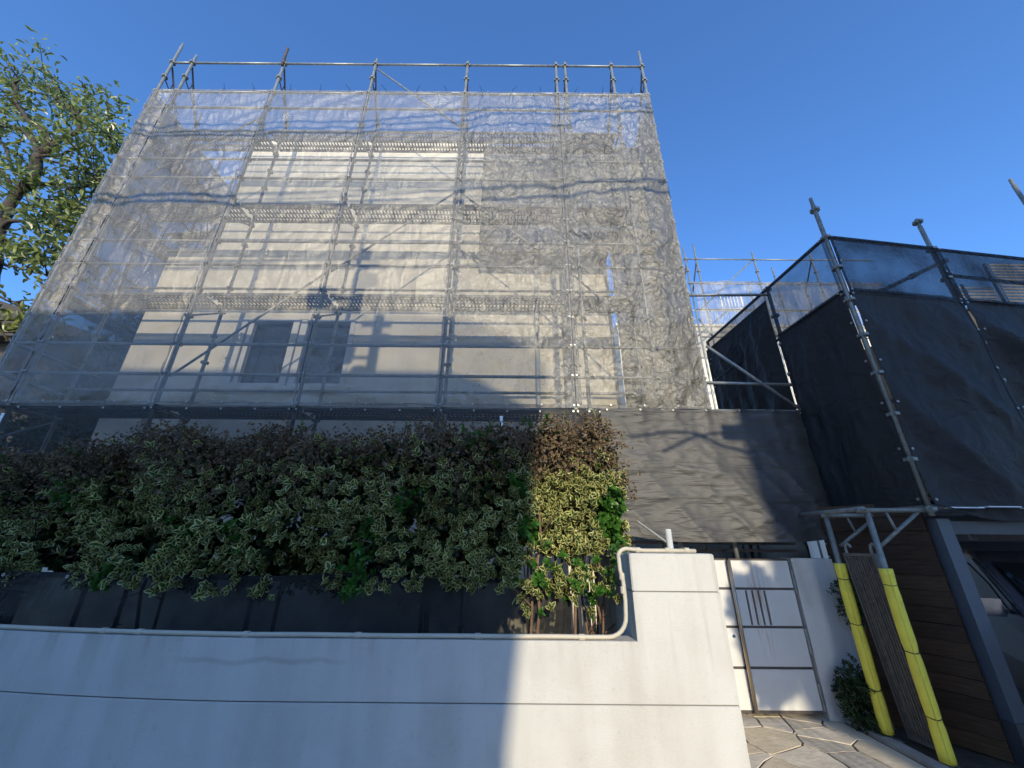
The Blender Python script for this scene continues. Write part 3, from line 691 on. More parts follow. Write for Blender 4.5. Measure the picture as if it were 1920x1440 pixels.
# yellow pads on the two feet
def pad(label, x, y, z0, z1, seed, ties):
    t = thing('foam_pad', (x, y, z0), label, 'foam pad', 'yellow foam pads on scaffold feet')
    b = MB(); n = 26; pts = []; rr = []
    for i in range(n + 1):
        z = z0 + (z1 - z0) * i / n; pts.append((x + .012 * N(z * 1.5, seed), y + .012 * N(z * 1.5, seed + 5), z))
        r_ = .049 + .002 * N(z * 5, seed + 2)
        for q in ties: r_ -= .007 * math.exp(-((z - q) / .03) ** 2)
        rr.append(r_)
    b.tube(pts, rr, 16); b.build('foam', M['yellow'], t, True)
    sm_ = MB(); sm_.tube([(x + .012 * N((z0 + (z1 - z0) * i / n) * 1.5, seed) - .0475 * .5, y + .012 * N((z0 + (z1 - z0) * i / n) * 1.5, seed + 5) - .0475 * .87, z0 + (z1 - z0) * i / n) for i in range(n + 1)], .0026, 5); sm_.build('slit', M['slit'], t)
    for q in ties:
        c = MB(); ring = [(x + .012 * N(q * 1.5, seed) + .0435 * math.cos(a * math.pi / 8), y + .012 * N(q * 1.5, seed + 5) + .0435 * math.sin(a * math.pi / 8), q + .004 * math.sin(a)) for a in range(17)]
        c.tube(ring, .004, 5); c.build('tie_cord', M['cord'], t)
pad('yellow foam pad on the nearer scaffold foot, right of the plank', 3.31, 3.75, .08, H - .20, 3, (.35, .78, 1.27))
pad('yellow foam pad on the farther scaffold foot, left of the plank', 3.265, 4.2, .09, H - .18, 9, (.4, .9, 1.28))
b = thing('steel_prop', (3.31, 3.75, 0), 'steel prop inside the nearer yellow foam pad', 'prop')
q = MB(); q.tube([(3.31, 3.75, .01), (3.31, 3.75, H + .3)], PR, 10); q.build('tube', M['steel_dull'], b, True); q = MB(); q.bx(3.24, 3.38, 3.68, 3.82, .05, .058); q.build('base_plate', M['steel_dull'], b)
b = thing('steel_prop', (3.265, 4.2, 0), 'steel prop inside the farther yellow foam pad', 'prop')
q = MB(); q.tube([(3.265, 4.2, .01), (3.265, 4.2, H + .3)], PR, 10); q.build('tube', M['steel_dull'], b, True); q = MB(); q.bx(3.195, 3.335, 4.13, 4.27, .05, .058); q.build('base_plate', M['steel_dull'], b)

# leaning steel plank between the pads
pl = thing('scaffold_plank', (3.36, 3.98, .07), 'dusty perforated steel plank with hooks leaning upright between two yellow pads', 'plank')
Pm = Matrix.Translation((3.40, 4.14, .08)) @ Matrix.Rotation(R(-4), 4, 'Y') @ Matrix.Rotation(R(-83), 4, 'Z')
W_, L_ = .31, 1.44
def pp(mb, name, m):
    o = mb.build(name, m, pl); o.matrix_basis = Pm; return o
b = MB(); b.bx(0, .02, -.02, .02, 0, L_); b.bx(W_ - .02, W_, -.02, .02, 0, L_); b.bx(.02, W_ - .02, -.02, .02, 0, .025); b.bx(.02, W_ - .02, -.02, .02, L_ - .025, L_); pp(b, 'frame', M['deck'])
b = MB()
for i in range(64):
    z = .03 + (L_ - .06) * (i + .5) / 64; b.bx(.02, W_ - .02, -.006, .0, z - .0075, z + .0075)
for j in range(11): x = .02 + (W_ - .04) * (j + .5) / 11; b.bx(x - .006, x + .006, -.0125, -.0065, .025, L_ - .025)
tag(pp(b, 'grating', M['deck_old']), kind='stuff')
for j in (1, 2, 3):
    b = MB(); x = W_ * j / 4; b.bx(x - .006, x + .006, -.017, -.013, .025, L_ - .025); pp(b, 'stiffener', M['deck'])
for x in (.03, W_ - .03):
    b = MB(); b.tube([(x, 0, L_ - .05), (x, 0, L_ + .03), (x + .012, 0, L_ + .07), (x + .035, 0, L_ + .085), (x + .055, 0, L_ + .07), (x + .057, 0, L_ + .05)], .012, 8); pp(b, 'hook', M['steel'])

# ------------------------------------------------------------------ gate and gate post
GY = 4.6
gate = thing('entry_gate', (2.4, GY, 0), 'white panelled double gate with dark strips and rust streaks', 'gate')
def leaf(x0, x1, slots):
    zs = [.10, .45, .80, 1.15, 1.435]
    for i in range(4):
        z0, z1 = zs[i] + .012, zs[i + 1] - .012
        b = MB()
        if slots and i == 2:
            sx = [2.50, 2.565, 2.63, 2.695]; hs = [(x - .011, x + .011, z0 + .004, z1 - .004) for x in sx]
            wall_with_holes(b, x0, x1, z0, z1, GY, hs, .035)
            b.build('panel', M['gate_rust'], gate)
            for h in hs:
                s = MB(); s.bx(h[0], h[1], GY + .02, GY + .034, h[2], h[3]); s.build('slot', M['gate_strip'], gate)
        else:
            b.bx(x0, x1, GY, GY + .035, z0, z1); b.build('panel', M['gate_rust'], gate)
    for z in zs[1:4]:
        s = MB(); s.bx(x0, x1, GY + .006, GY + .03, z - .0118, z + .0118); s.build('strip', M['gate_strip'], gate)
    s = MB(); s.bx(x0, x1, GY + .004, GY + .03, .0, .0); 
    s = MB(); s.bx(x0, x1, GY + .003, GY + .036, .085, .1115); s.build('bottom_rail', M['gate_strip'], gate)
    s = MB(); s.bx(x0, x1, GY - .004, GY + .04, 1.4235, 1.44); s.build('top_rail', M['gate_strip'], gate)
leaf(2.375, 3.015, True); leaf(1.45, 2.345, False)
b = MB(); b.tube([(2.352, GY - .045, .10), (2.352, GY - .045, 1.43)], .018, 12); b.build('pull_bar', M['bronze'], gate, True)
for z in (.2, .75, 1.3):
    b = MB(); b.tube([(2.352, GY - .03, z), (2.352, GY + .01, z)], .008, 8); b.build('bar_fixing', M['bronze'], gate)
b = MB(); b.tube([(2.285, GY - .008, .72), (2.285, GY + .01, .72)], .016, 12); b.build('lock', M['chrome'], gate)
for z in (.22, .68, 1.22):
    b = MB(); b.tube([(3.028, GY - .012, z - .11), (3.028, GY - .012, z + .11)], .012, 10); b.build('hinge', M['steel'], gate)
gp = thing('gate_pier', (3.23, 4.7, 0), 'white rendered pier right of the gate with soot stains', 'pier')
b = MB(); b.prism([(3.045, 4.575), (3.43, 4.50), (3.46, 4.64), (3.05, 4.75)], 0, 1.45); b.build('pier_body', M['wall'], gp)
ln = thing('gate_lintel', (2.2, 4.9, 1.5), 'dark slatted screen in the shade above the gate', 'screen')
for z in (1.50, 1.58, 1.66):
    b = MB(); b.bx(1.0, 3.4, 4.95, 4.97, z, z + .035); b.build('slat', M['gate_strip'], ln)
for x in (2.32, 1.4):
    b = MB(); b.tube([(x, 4.99, .05), (x, 4.99, H + 1.4)], .024, 8); b.build('upright', M['steel_dull'], ln)
stub = thing('grey_tube_stand', (1.55, 4.05, 0), 'pale tube with a strut rising just behind the pillar top', 'tube')
b = MB(); b.tube([(1.55, 4.05, 0), (1.55, 4.05, H + .12)], .03, 10); b.build('tube', M['pipe_grey'], stub, True)
b = MB(); b.tube([(1.55, 4.05, H - .02), (1.30, 4.2, H + .2)], .012, 8); b.build('strut', M['steel'], stub)
b = MB(); b.tube([(1.08, 4.15, H - .25), (1.08, 4.15, H + .4)], .016, 8); b.build('yellow_strap', M['yellow'], stub)

# ------------------------------------------------------------------ wooden fence, steel post, carport
fa, fb = Vector((3.47, 4.58, 0)), Vector((3.86, 3.80, 0)); fd = (fb - fa); fl = fd.length; fd.normalize(); fn = Vector((fd.y, -fd.x, 0))
fence = thing('plank_fence', (fa + fb) / 2, 'dark brown horizontal plank fence behind the yellow pads', 'fence')
rng = random.Random(5); ang = math.atan2(fd.y, fd.x)
nb = 15; ph = (H + .32) / nb
for i in range(nb):
    b = MB(); b.box((0, 0, 0), (fl, .018, ph - .004)); o = b.build('plank', M['wood'][rng.randrange(4)], fence)
    c = (fa + fb) / 2 + Vector((0, 0, .06 + ph * (i + .5))) + fn * rng.uniform(-.006, .006)
    o.matrix_basis = Matrix.Translation(c) @ Matrix.Rotation(ang, 4, 'Z') @ Matrix.Rotation(R(rng.uniform(-.4, .4)), 4, 'Y')
b = MB(); b.box((0, 0, 0), (fl, .006, H + .3)); o = b.build('gap_dark_board', M['wood'][1], fence); o.matrix_basis = Matrix.Translation((fa + fb) / 2 - fn * .03 + Vector((0, 0, (H + .3) / 2 + .03))) @ Matrix.Rotation(ang, 4, 'Z')  # added dark board that stops light showing through the plank gaps
for t in (.08, .92):
    b = MB(); c = fa.lerp(fb, t) - fn * .075; b.bx(c.x - .03, c.x + .03, c.y - .03, c.y + .03, 0, H + .3); b.build('fence_post', M['wood'][1], fence)
cp = thing('carport', (4.1, 3.85, 0), 'blue grey steel carport post and dark beam beside the plank fence', 'carport')
b = MB(); b.prism([(3.90, 3.72), (4.02, 3.72), (4.02, 3.84), (3.90, 3.84)], .33, H + .22); b.build('column', M['post_blue'], cp)
b = MB(); b.prism([(3.885, 3.705), (4.035, 3.705), (4.035, 3.855), (3.885, 3.855)], 0, .33); b.build('column_base', M['beam'], cp)
b = MB(); b.bx(4.021, 8, 3.74, 3.83, H + .09, H + .20); b.build('beam', M['beam'], cp)
for y in (4.6, 5.6, 6.6):
    b = MB(); b.bx(3.9, 8, y, y + .06, H + .22, H + .30); b.build('purlin', M['beam'], cp)
for i in range(12):
    x = 3.95 + i * .34
    b = MB(); b.bx(x, x + .30, 3.6, 7.5, H + .305 + .01 * (i % 2), H + .315 + .01 * (i % 2)); b.build('roof_sheet', M['poly'], cp)
# things left on the plank above the beam
t = thing('tape_roll', rp(.30, .30, .40), 'yellow tool lying on the scaffold deck above the carport', 'tool')
p = rp(.30, .30, .44); b = MB(); b.box((p[0], p[1], p[2]), (.14, .05, .05)); b.tube([(p[0] + .04, p[1] - .02, p[2] + .03), (p[0] + .12, p[1] - .02, p[2] + .01)], .018, 8); b.build('tool_body', M['yellow'], t)

# van parked nose-out under the carport
van = thing('silver_van', (5.75, 5.2, 0), 'dark silver van parked in the shaded carport at the right edge', 'van')
VM = Matrix.Translation((5.26, 3.47, .02)) @ Matrix.Rotation(R(-30), 4, 'Z')
# local frame: +y to the back, x across; near side is x = -.85
def vbuild(mb, name, m, parent=van, smooth=False):
    o = mb.build(name, M[m], parent, smooth); o.matrix_basis = VM
    if parent is not van: o.matrix_parent_inverse = Matrix.Identity(4); o.matrix_basis = Matrix.Identity(4)
    return o
def hull(profile, half):     # profile of (y, z), half(z) gives half width
    b = MB(); n = len(profile); secs = [-1, -.93, -.6, 0, .6, .93, 1]; V = []; F = []
    for s in secs:
        for y, z in profile:
            edge = abs(s) > .95
            V.append((s * half(z), y + (.03 if edge and y < 1 else 0), z - (.03 if edge and z > 1.5 else (.0))))
    for i in range(len(secs) - 1):
        for j in range(n): F.append((i * n + j, i * n + (j + 1) % n, (i + 1) * n + (j + 1) % n, (i + 1) * n + j))
    F += [tuple(range(n)), tuple(range((len(secs) - 1) * n, len(secs) * n))]
    b.add(V, F); return b
halfw = lambda z: .86 - max(0, z - .95) * .17
vbuild(hull([(-1.0, .32), (-1.06, .5), (-1.03, .78), (-.9, .92), (-.2, 1.0), (.02, 1.0), (.74, 1.42), (1.0, 1.52), (1.7, 1.62), (3.0, 1.63), (3.3, 1.5), (3.4, .8), (3.38, .32)], halfw), 'body', 'van', smooth=False)
b = MB(); b.add([(-.72, .055, 1.035), (.72, .055, 1.035), (.66, .70, 1.41), (-.66, .70, 1.41), (-.72, .065, 1.085), (.72, .065, 1.085)], [(0, 1, 2, 3)])
for i in range(6): pass
b.v = [(x, y - .012, z + .01) for x, y, z in b.v[:4]]; b.f = [(0, 1, 2, 3)]; b.a = b.a[:4]; vbuild(b, 'windscreen', 'glass')
for s in (-1, 1):
    b = MB(); y = lambda z: s * (halfw(z) + .006)
    b.add([(y(1.02), .22, 1.02), (y(1.02), 1.25, 1.02), (y(1.44), 1.25, 1.44), (y(1.40), .92, 1.40), (y(1.22), .52, 1.22)], [(0, 1, 2, 3, 4)]); vbuild(b, 'side_window', 'glass')
    b = MB(); b.add([(y(1.02), 1.35, 1.02), (y(1.02), 2.5, 1.02), (y(1.46), 2.5, 1.46), (y(1.44), 1.35, 1.44)], [(0, 1, 2, 3)]); vbuild(b, 'side_window', 'glass')
    b = MB(); b.tube([(s * .83, 0.0, 1.01), (s * .79, .40, 1.24), (s * .765, .76, 1.43)], .024, 8); vbuild(b, 'windscreen_pillar', 'van')
    b = MB(); b.bx(s * .88 - .03 if s < 0 else .85, s * .85 if s < 0 else .88 + .03, .26, .34, .98, 1.02); vbuild(b, 'mirror_arm', 'van_dark')
    b = MB(); b.box((s * .98, .24, 1.04), (.19, .10, .15)); b.box((s * .98, .215, 1.04), (.15, .08, .11)); vbuild(b, 'mirror', 'mirror_cap')
    b = MB(); b.tube([(s * .60, .9, 1.70), (s * .60, 2.6, 1.73)], .014, 8); vbuild(b, 'roof_rail', 'van_dark')
    b = MB(); b.box((s * .60, 1.1, 1.68), (.04, .1, .1)); vbuild(b, 'rail_foot', 'van_dark')
    b = MB(); b.box((s * .62, -1.02, .74), (.34, .06, .16)); vbuild(b, 'headlight', 'chrome')
    for yy in (-.35, 2.55):
        b = MB(); b.tube([(s * .68, yy, .32), (s * .87, yy, .32)], .32, 20); vbuild(b, 'tyre', 'tyre')
        b = MB(); b.tube([(s * .86, yy, .32), (s * .882, yy, .32)], .20, 16); vbuild(b, 'rim', 'chrome')
b = MB(); b.box((0, 1.2, 1.74), (1.5, .06, .03)); vbuild(b, 'rack_bar', 'van_dark')
b = MB(); b.box((0, -1.04, .42), (1.66, .08, .2)); vbuild(b, 'bumper', 'van_dark')
b = MB(); b.box((0, -1.05, .72), (.8, .03, .12)); vbuild(b, 'grille', 'van_dark')

# ------------------------------------------------------------------ wing of the house farther back on the right
wing = thing('rear_wing', (7, 10, 0), 'cream rear wing with white roof railing seen past the scaffold end', 'house')
RY = 10.2
b = MB(); b.bx(3.2, 11, RY, 14, 0, H + 6.1); b.build('wall', M['house'], wing)
b = MB(); b.bx(3.15, 11.05, RY - .05, 14, H + 6.101, H + 6.18); b.build('parapet_cap', M['cream'], wing)
b = MB()
for z in (6.72,): b.tube([(3.3, RY + .05, H + z), (11, RY + .05, H + z)], .022, 6)
b.build('top_rail', M['white_rail'], wing)
for i in range(44):
    x = 3.4 + i * .165
    b = MB(); b.bx(x - .010, x + .010, RY + .04, RY + .06, H + 6.18, H + 6.71); b.build('baluster', M['white_rail'], wing)
b = MB(); b.bx(6.55, 6.59, RY, RY + .04, H + 6.73, H + 7.3); b.bx(7.2, 7.24, RY, RY + .04, H + 6.73, H + 7.3); b.bx(6.591, 7.199, RY, RY + .04, H + 7.26, H + 7.3); b.bx(6.591, 7.199, RY, RY + .04, H + 6.75, H + 6.79)
for i in range(5): b.bx(6.68 + i * .1, 6.70 + i * .1, RY + .01, RY + .03, H + 6.8, H + 7.255)
b.build('rail_gate', M['white_rail'], wing)
ra = thing('rear_scaffold', (7, 9.4, 0), 'sunlit tube scaffold of the rear wing, beyond the gap in the nets', 'scaffold')
for x, t in ((5.25, 8.45), (5.58, 8.58), (7.34, 8.3), (9.1, 8.3)): post(ra, x, 9.4, 0, H + t, [H + 7.1, H + 7.55, H + 8.0])
for x, t in ((5.3, 7.6), (7.4, 7.6), (8.3, 8.2), (9.15, 7.6)): post(ra, x, 9.98, 0, H + t, [H + 7.1])
for l in (5.3, 6.2, 7.1, 8.0): 
    for a, c in ((5.28, 7.31), (7.37, 9.07), (9.13, 11)): rail('ledger', ra, (a, 9.4, H + l), (c, 9.4, H + l))
rail('brace', ra, (5.4, 9.43, H + 6.2), (7.3, 9.43, H + 8.0), rad=.02); rail('brace', ra, (5.3, 9.43, H + 5.9), (5.6, 9.43, H + 5.3), rad=.02)
for x in (5.3, 5.6, 9.1): rail('stay', ra, (x, 9.4, H + 8.0), (x, 9.98, H + 7.2), 'darkpipe', .02)
for x0, x1 in ((4.4, 6.2), (6.0, 7.4)): rail('brace', ra, (x0, 9.5, H + 4.7), (x1, 9.5, H + 6.2), rad=.02)
sheet('mesh_net', 'pale mesh net on the rear scaffold above the white railing', (5.28, 9.34, H + 5.35), (1, 0, 0), (0, 0, 1), 5.5, 1.76,
      lambda u, t: .05 * ridge(u * 12, t * 2, 3) + .05 * N(u * 9, t * 3, 3), M['net'], 80, 30, eyes=[(k / 12, .985) for k in range(13)])
# neighbour's louvred terrace far right
lo = thing('louvred_terrace', (9.5, 8, 0), 'brown louvred terrace railing rising behind the nets at far right', 'terrace')
b = MB(); b.bx(10.0, 16, 7.6, 11, 0, H + 5.1); b.build('wall', M['neigh'], lo)
for i in range(13):
    z = H + 5.12 + i * .085
    if i < 6: b = MB(); b.bx(10.35, 11.25, 7.45, 7.47, z, z + .05); b.build('slat', M['render2'], lo)
    b = MB(); b.bx(11.3, 15.5, 7.35, 7.37, z, z + .05); b.build('slat', M['render2'], lo)
for x in (10.33, 11.27, 12.2, 13.2):
    b = MB(); b.bx(x, x + .04, 7.40, 7.44, H + 5.1, H + (6.25 if x > 11 else 5.65)); b.build('post', M['neigh'], lo)

# ------------------------------------------------------------------ plants
def leaf_shape(L, W, fold=.25, curl=.15):
    """spine and margins; attribute 0 on the spine, 1 on the margin"""
    V = []; A = []
    prof = [(.0, .0), (.22, .72), (.55, 1.0), (.82, .66), (1.0, .0)]
    sp = [Vector((0, t * L, -curl * L * t * t)) for t, _ in prof]
    V += sp; A += [.75, .0, .0, .1, 1.0]
    F = []
    for s in (-1, 1):
        n = len(V)
        for t, w in prof[1:4]: V.append(Vector((s * w * W / 2, t * L, fold * w * W / 2 - curl * L * t * t))); A.append(1.0)
        q = [n, n + 1, n + 2]
        if s > 0: F += [(0, q[0], 1), (1, q[0], q[1], 2), (2, q[1], q[2], 3), (3, q[2], 4)]
        else: F += [(0, 1, q[0]), (1, 2, q[1], q[0]), (2, 3, q[2], q[1]), (3, 4, q[2])]
    return V, F, A
class Leaves:
    def __init__(s): s.v = []; s.f = []; s.a = []
    def leaf(s, p, d, n, L, W, shape):
        d = d.normalized(); x = d.cross(n)
        if x.length < 1e-4: x = d.orthogonal()
        x.normalize(); z = x.cross(d)
        V, F, A = shape; k = len(s.v)
        for q in V: s.v.append((p.x + x.x * q.x * W + d.x * q.y * L + z.x * q.z * L, p.y + x.y * q.x * W + d.y * q.y * L + z.y * q.z * L, p.z + x.z * q.x * W + d.z * q.y * L + z.z * q.z * L))
        for f in F: s.f.append(tuple(i + k for i in f))
        s.a += A
    def build(s, name, m, parent):
        me = bpy.data.meshes.new(name); me.from_pydata(s.v, [], s.f)
        at = me.attributes.new('margin', 'FLOAT', 'POINT'); at.data.foreach_set('value', s.a); me.update()
        return tag(link(name, me, m, parent), kind='stuff')
LS = [leaf_shape(1, 1, .35, .12), leaf_shape(1, 1, .2, .3), leaf_shape(1, 1, .5, .05)]
def rv(rng): return Vector((rng.gauss(0, 1), rng.gauss(0, 1), rng.gauss(0, 1))).normalized()
def rosette(lv, rng, c, n, k, L, W, spread=.9):
    n = n.normalized(); t = n.orthogonal().normalized(); b = n.cross(t); a0 = rng.uniform(0, 6.28)
    for i in range(k):
        a = a0 + i * 2.4; tilt = spread * (.45 + .55 * (i + 1) / k) * rng.uniform(.8, 1.2)
        d = n * math.cos(tilt) + (t * math.cos(a) + b * math.sin(a)) * math.sin(tilt)
        s = rng.uniform(.75, 1.15); p = c - n * .012 * i * .6
        lv.leaf(p, d, n + rv(rng) * .25, L * s, W * s, rng.choice(LS))

hedge = thing('hedge', (-2.0, 3.5, .1), 'long clipped hedge of variegated leaves with a withered brown top', 'hedge')
rng = random.Random(21)
tops = [(-6, .60), (-4.4, .68), (-3.7, .74), (-3.0, .86), (-2.4, .82), (-1.9, .86), (-1.2, .84), (-.9, .93), (-.4, .88), (.0, .93), (.4, .98), (.86, .95), (.96, .85)]
bots = [(-6, -.33), (-3.9, -.32), (-2.7, -.35), (-1.85, -.43), (-1.2, -.36), (-.23, -.35), (.03, -.30), (.12, -.05), (.5, -.12), (.95, .02)]
def lerp(tab, x):
    for (a, p), (b, q) in zip(tab[:-1], tab[1:]):
        if x <= b: return p + (q - p) * max(0, (x - a)) / (b - a)
    return tab[-1][1]
def front(x, z):                    # front face of the hedge
    y = 3.15 + .13 * N(x * 1.6, z * 1.8, 4) + .10 * N(x * 4, z * 4, 9)
    if x < -1.6: y += .05 * (x + 1.6) ** 2 * .6
    return y
def htop(x): return lerp(tops, x) + .05 * N(x * 2.2, 3, 3) + .03 * N(x * 7, 1, 5)
def hbot(x): return lerp(bots, x) + .09 * N(x * 2.7, 8, 1) + .05 * N(x * 8, 2, 1)
def hright(z): return .93 + .05 * N(z * 4, 7, 7)
lv, ld, lg, li = Leaves(), Leaves(), Leaves(), Leaves()
DIN = []
def deadline(x): return .31 + .20 * N(x * 1.1, 5, 2) + .10 * N(x * 3.1, 2, 9) + (.12 if x > .15 else 0)
for _ in range(3700):               # front face
    x = rng.uniform(-5.4, .97); zt, zb = htop(x), hbot(x)
    z = rng.uniform(zb, zt)
    if x > hright(z): continue
    inn = rng.random() ** 2 * .30
    gap = N(x * 2.3, z * 2.6, 31)
    if gap < -.10 and inn < .2: inn += .24
    y = front(x, z) + inn
    n = Vector((rng.gauss(0, .35) + (.5 if x > .8 else 0), -1, .35 + rng.gauss(0, .3)))
    c = Vector((x, y, H + z))
    if zt - z < deadline(x) + rng.gauss(0, .17 if x < 0 else .08):
        k = N(x * 1.9, z * 2.5, 44)
        for q in range(10):
            p = c + Vector((rng.gauss(0, .05), rng.gauss(0, .05), rng.gauss(0, .05))); s = rng.uniform(.6, 1.2)
            ld.leaf(p, rv(rng) + Vector((0, -.3, -.5)), rv(rng) + Vector((0, -.8, .3)), .036 * s, .021 * s, rng.choice(LS))
        if k > .30: rosette(lg, rng, c, n, 6, .042, .02)
    else:
        k = N(x * 3.1, z * 3.1, 77)
        if k > .36: rosette(lg, rng, c, n, 7, .05, .022)
        else: rosette(lv, rng, c, n, rng.choice((5, 6, 7, 8)), .052 * rng.uniform(.65, 1.35), .033 * rng.uniform(.75, 1.25))
for _ in range(520):                # the end of the row is thick with cream leaves
    x = rng.uniform(.0, .95); z = rng.uniform(-.08, .52) + .06 * N(x * 6, 2, 2)
    if x > hright(z) or htop(x) - z < .34 + rng.gauss(0, .08): continue
    rosette(lv if N(x * 3.1, z * 3.1, 77) < .3 else lg, rng, Vector((x, front(x, z) + rng.random() * .22, H + z)), Vector((rng.gauss(0, .35) + (.6 if x > .75 else 0), -1, .35)), rng.choice((6, 7, 8)), .052, .034)
for _ in range(900):                # filling and the top
    x = rng.uniform(-5.4, .93); zt = htop(x); y = front(x, zt) + rng.uniform(0, .75); z = zt - abs(rng.gauss(0, .05)) - .1 * max(0, y - front(x, zt) - .5)
    c = Vector((x, y, H + z)); 
    for q in range(9):
        p = c + Vector((rng.gauss(0, .05), rng.gauss(0, .05), rng.gauss(0, .04))); s = rng.uniform(.6, 1.2)
        ld.leaf(p, rv(rng) + Vector((0, -.2, .2)), rv(rng) + Vector((0, -.3, .8)), .036 * s, .021 * s, rng.choice(LS))
    if N(x * 1.9, 1, 44) > .1 and rng.random() < .5: rosette(lg, rng, c + Vector((0, 0, .03)), Vector((0, -.3, 1)), 7, .045, .022)
for _ in range(3600):               # inner mass; its dark leaf colour puts in the shade of the gaps
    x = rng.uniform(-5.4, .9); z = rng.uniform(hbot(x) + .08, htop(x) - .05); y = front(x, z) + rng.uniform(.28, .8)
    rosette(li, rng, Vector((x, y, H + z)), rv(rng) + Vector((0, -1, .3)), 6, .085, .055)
for x, h in ((.18, .10), (.33, .08), (.47, .12), (.75, .11), (.86, .09), (-1.85, .13), (-2.9, .07), (-.95, .10), (-.62, .06), (-.1, .07), (-3.6, .06)):   # shoots standing above
    z0 = htop(x)
    for j in range(int(h / .018)):
        rosette(lg if x < 0 else lv, rng, Vector((x + .01 * N(j, x), front(x, z0) + .15, H + z0 + j * .018)), Vector((0, -.3, 1)), 3, .026, .012, .7)
for _ in range(120):                 # loose sprays hanging at the sunlit end
    x = rng.uniform(.03, .78); z = -.16 + rng.gauss(0, .10)
    rosette(lv if rng.random() < .6 else lg, rng, Vector((x, 3.05 + rng.uniform(0, .2), H + z - .1)), Vector((rng.gauss(0, .4), -1, .4)), 7, .05, .027)
lv.build('variegated_leaves', M['leaf_var'], hedge); ld.build('withered_leaves', M['leaf_dead'], hedge); lg.build('green_leaves', M['leaf_green'], hedge); li.build('dark_inner_leaves', M['leaf_bush'], hedge)
for i in range(17):                 # stems, thickest where they show at the right end
    x = rng.uniform(.12, .72) if i < 12 else rng.uniform(-5, -.2); y = rng.uniform(3.2, 3.5) if i < 12 else rng.uniform(3.5, 3.7); b = MB(); pts = []; h1 = rng.uniform(.5, .8) + H
    for k in range(9):
        z = .1 + (h1 - .1) * k / 8; pts.append((x + .07 * N(z * 2, i) + .05 * (k / 8) * N(i, 3), y + .03 * N(z * 2, i + 40), z))
    r0 = rng.uniform(.009, .017); b.tube(pts, [r0 * (1 - .5 * k / 8) for k in range(9)], 7); o = b.build('stem', M['stem'], hedge, True)
    for _ in range(4):
        tw = MB(); p = Vector(pts[rng.randrange(3, 8)]); d = rv(rng) + Vector((0, -.4, .5)); tw.tube([p, p + d * .1 + Vector((0, 0, .02)), p + d * .2 + Vector((0, -.02, .05))], [.005, .004, .002], 5); tw.build('twig', M['stem'], o)
# grey pipe rising behind the hedge end
dp = thing('vent_pipe', (.66, 3.75, 0), 'pale grey plastic pipe standing behind the sunlit hedge stems', 'pipe')
b = MB(); b.tube([(.66, 3.75, .1), (.66, 3.75, H - .17)], .024, 10); b.build('pipe', M['pipe_grey'], dp, True)
b = MB(); b.tube([(.66, 3.75, H - .30), (.66, 3.75, H - .22)], .034, 10); b.build('socket', M['pipe_grey'], dp, True)

# tree left of the scaffold, heavily pruned
TY = 5.6
tree = thing('pruned_tree', (-10.6, TY, 0), 'gnarled pruned evergreen tree standing left of the netted scaffold', 'tree')
th = R(22.2)
def pix(px, py, y):                  # survey point taken from the photograph, put at depth y
    u, v = px - 960, 720 - py; c, s = math.cos(R(.49)), math.sin(R(.49)); u, v = u * c - v * s, u * s + v * c
    a = 721 * math.cos(th) - v * math.sin(th); return Vector((u / a * y, y, H + (721 * math.sin(th) + v * math.cos(th)) / a * y))
rng = random.Random(4)
limbs = [([(-40, 900), (-35, 700), (-22, 560), (-8, 470), (8, 405), (30, 365), (60, 335), (72, 292)], .27, .15, 0),
 ([(72, 292), (55, 255), (35, 241), (0, 236), (-40, 225)], .12, .05, .1),
 ([(74, 290), (90, 264), (78, 242), (55, 228), (40, 206), (27, 186), (30, 170), (29, 156), (36, 148), (18, 128)], .13, .03, -.2),
 ([(84, 288), (110, 264), (126, 255), (146, 245), (142, 215), (120, 196), (105, 187), (94, 170), (85, 146)], .12, .03, .3),
 ([(105, 187), (107, 172), (110, 160)], .045, .03, .3), ([(142, 215), (156, 205), (170, 200)], .05, .03, .3),
 ([(146, 245), (180, 246), (201, 252), (216, 236)], .06, .03, .4), ([(201, 252), (214, 268), (228, 279)], .045, .02, .4),
 ([(80, 294), (115, 289), (136, 280), (176, 272)], .07, .025, -.1), ([(78, 300), (110, 306), (142, 316), (172, 326), (188, 340)], .06, .02, .2),
 ([(30, 362), (70, 345), (104, 346), (150, 352), (186, 338)], .10, .03, .3), ([(8, 405), (30, 396), (62, 386), (95, 396), (124, 430), (140, 446)], .10, .02, .1),
 ([(2, 430), (20, 414), (55, 420), (80, 446), (100, 476), (110, 481)], .09, .02, -.3), ([(-10, 460), (12, 448), (42, 476), (66, 490)], .06, .02, .2),
 ([(-15, 490), (10, 496), (42, 503), (88, 516)], .06, .02, -.1), ([(-20, 545), (5, 560), (32, 571), (52, 590)], .05, .02, .2),
 ([(30, 362), (10, 330), (-20, 300), (-50, 280)], .11, .04, .2), ([(20, 300), (5, 270), (0, 250)], .05, .03, .2), ([(10, 410), (-20, 360), (-50, 340)], .12, .05, .2),
 ([(120, 352), (140, 370), (160, 392)], .035, .015, .3), ([(60, 350), (75, 375), (120, 372), (150, 380)], .05, .02, .5), ([(-20, 560), (-5, 600), (15, 640)], .05, .02, .2)]
lt = Leaves(); tips = []
crown = tree
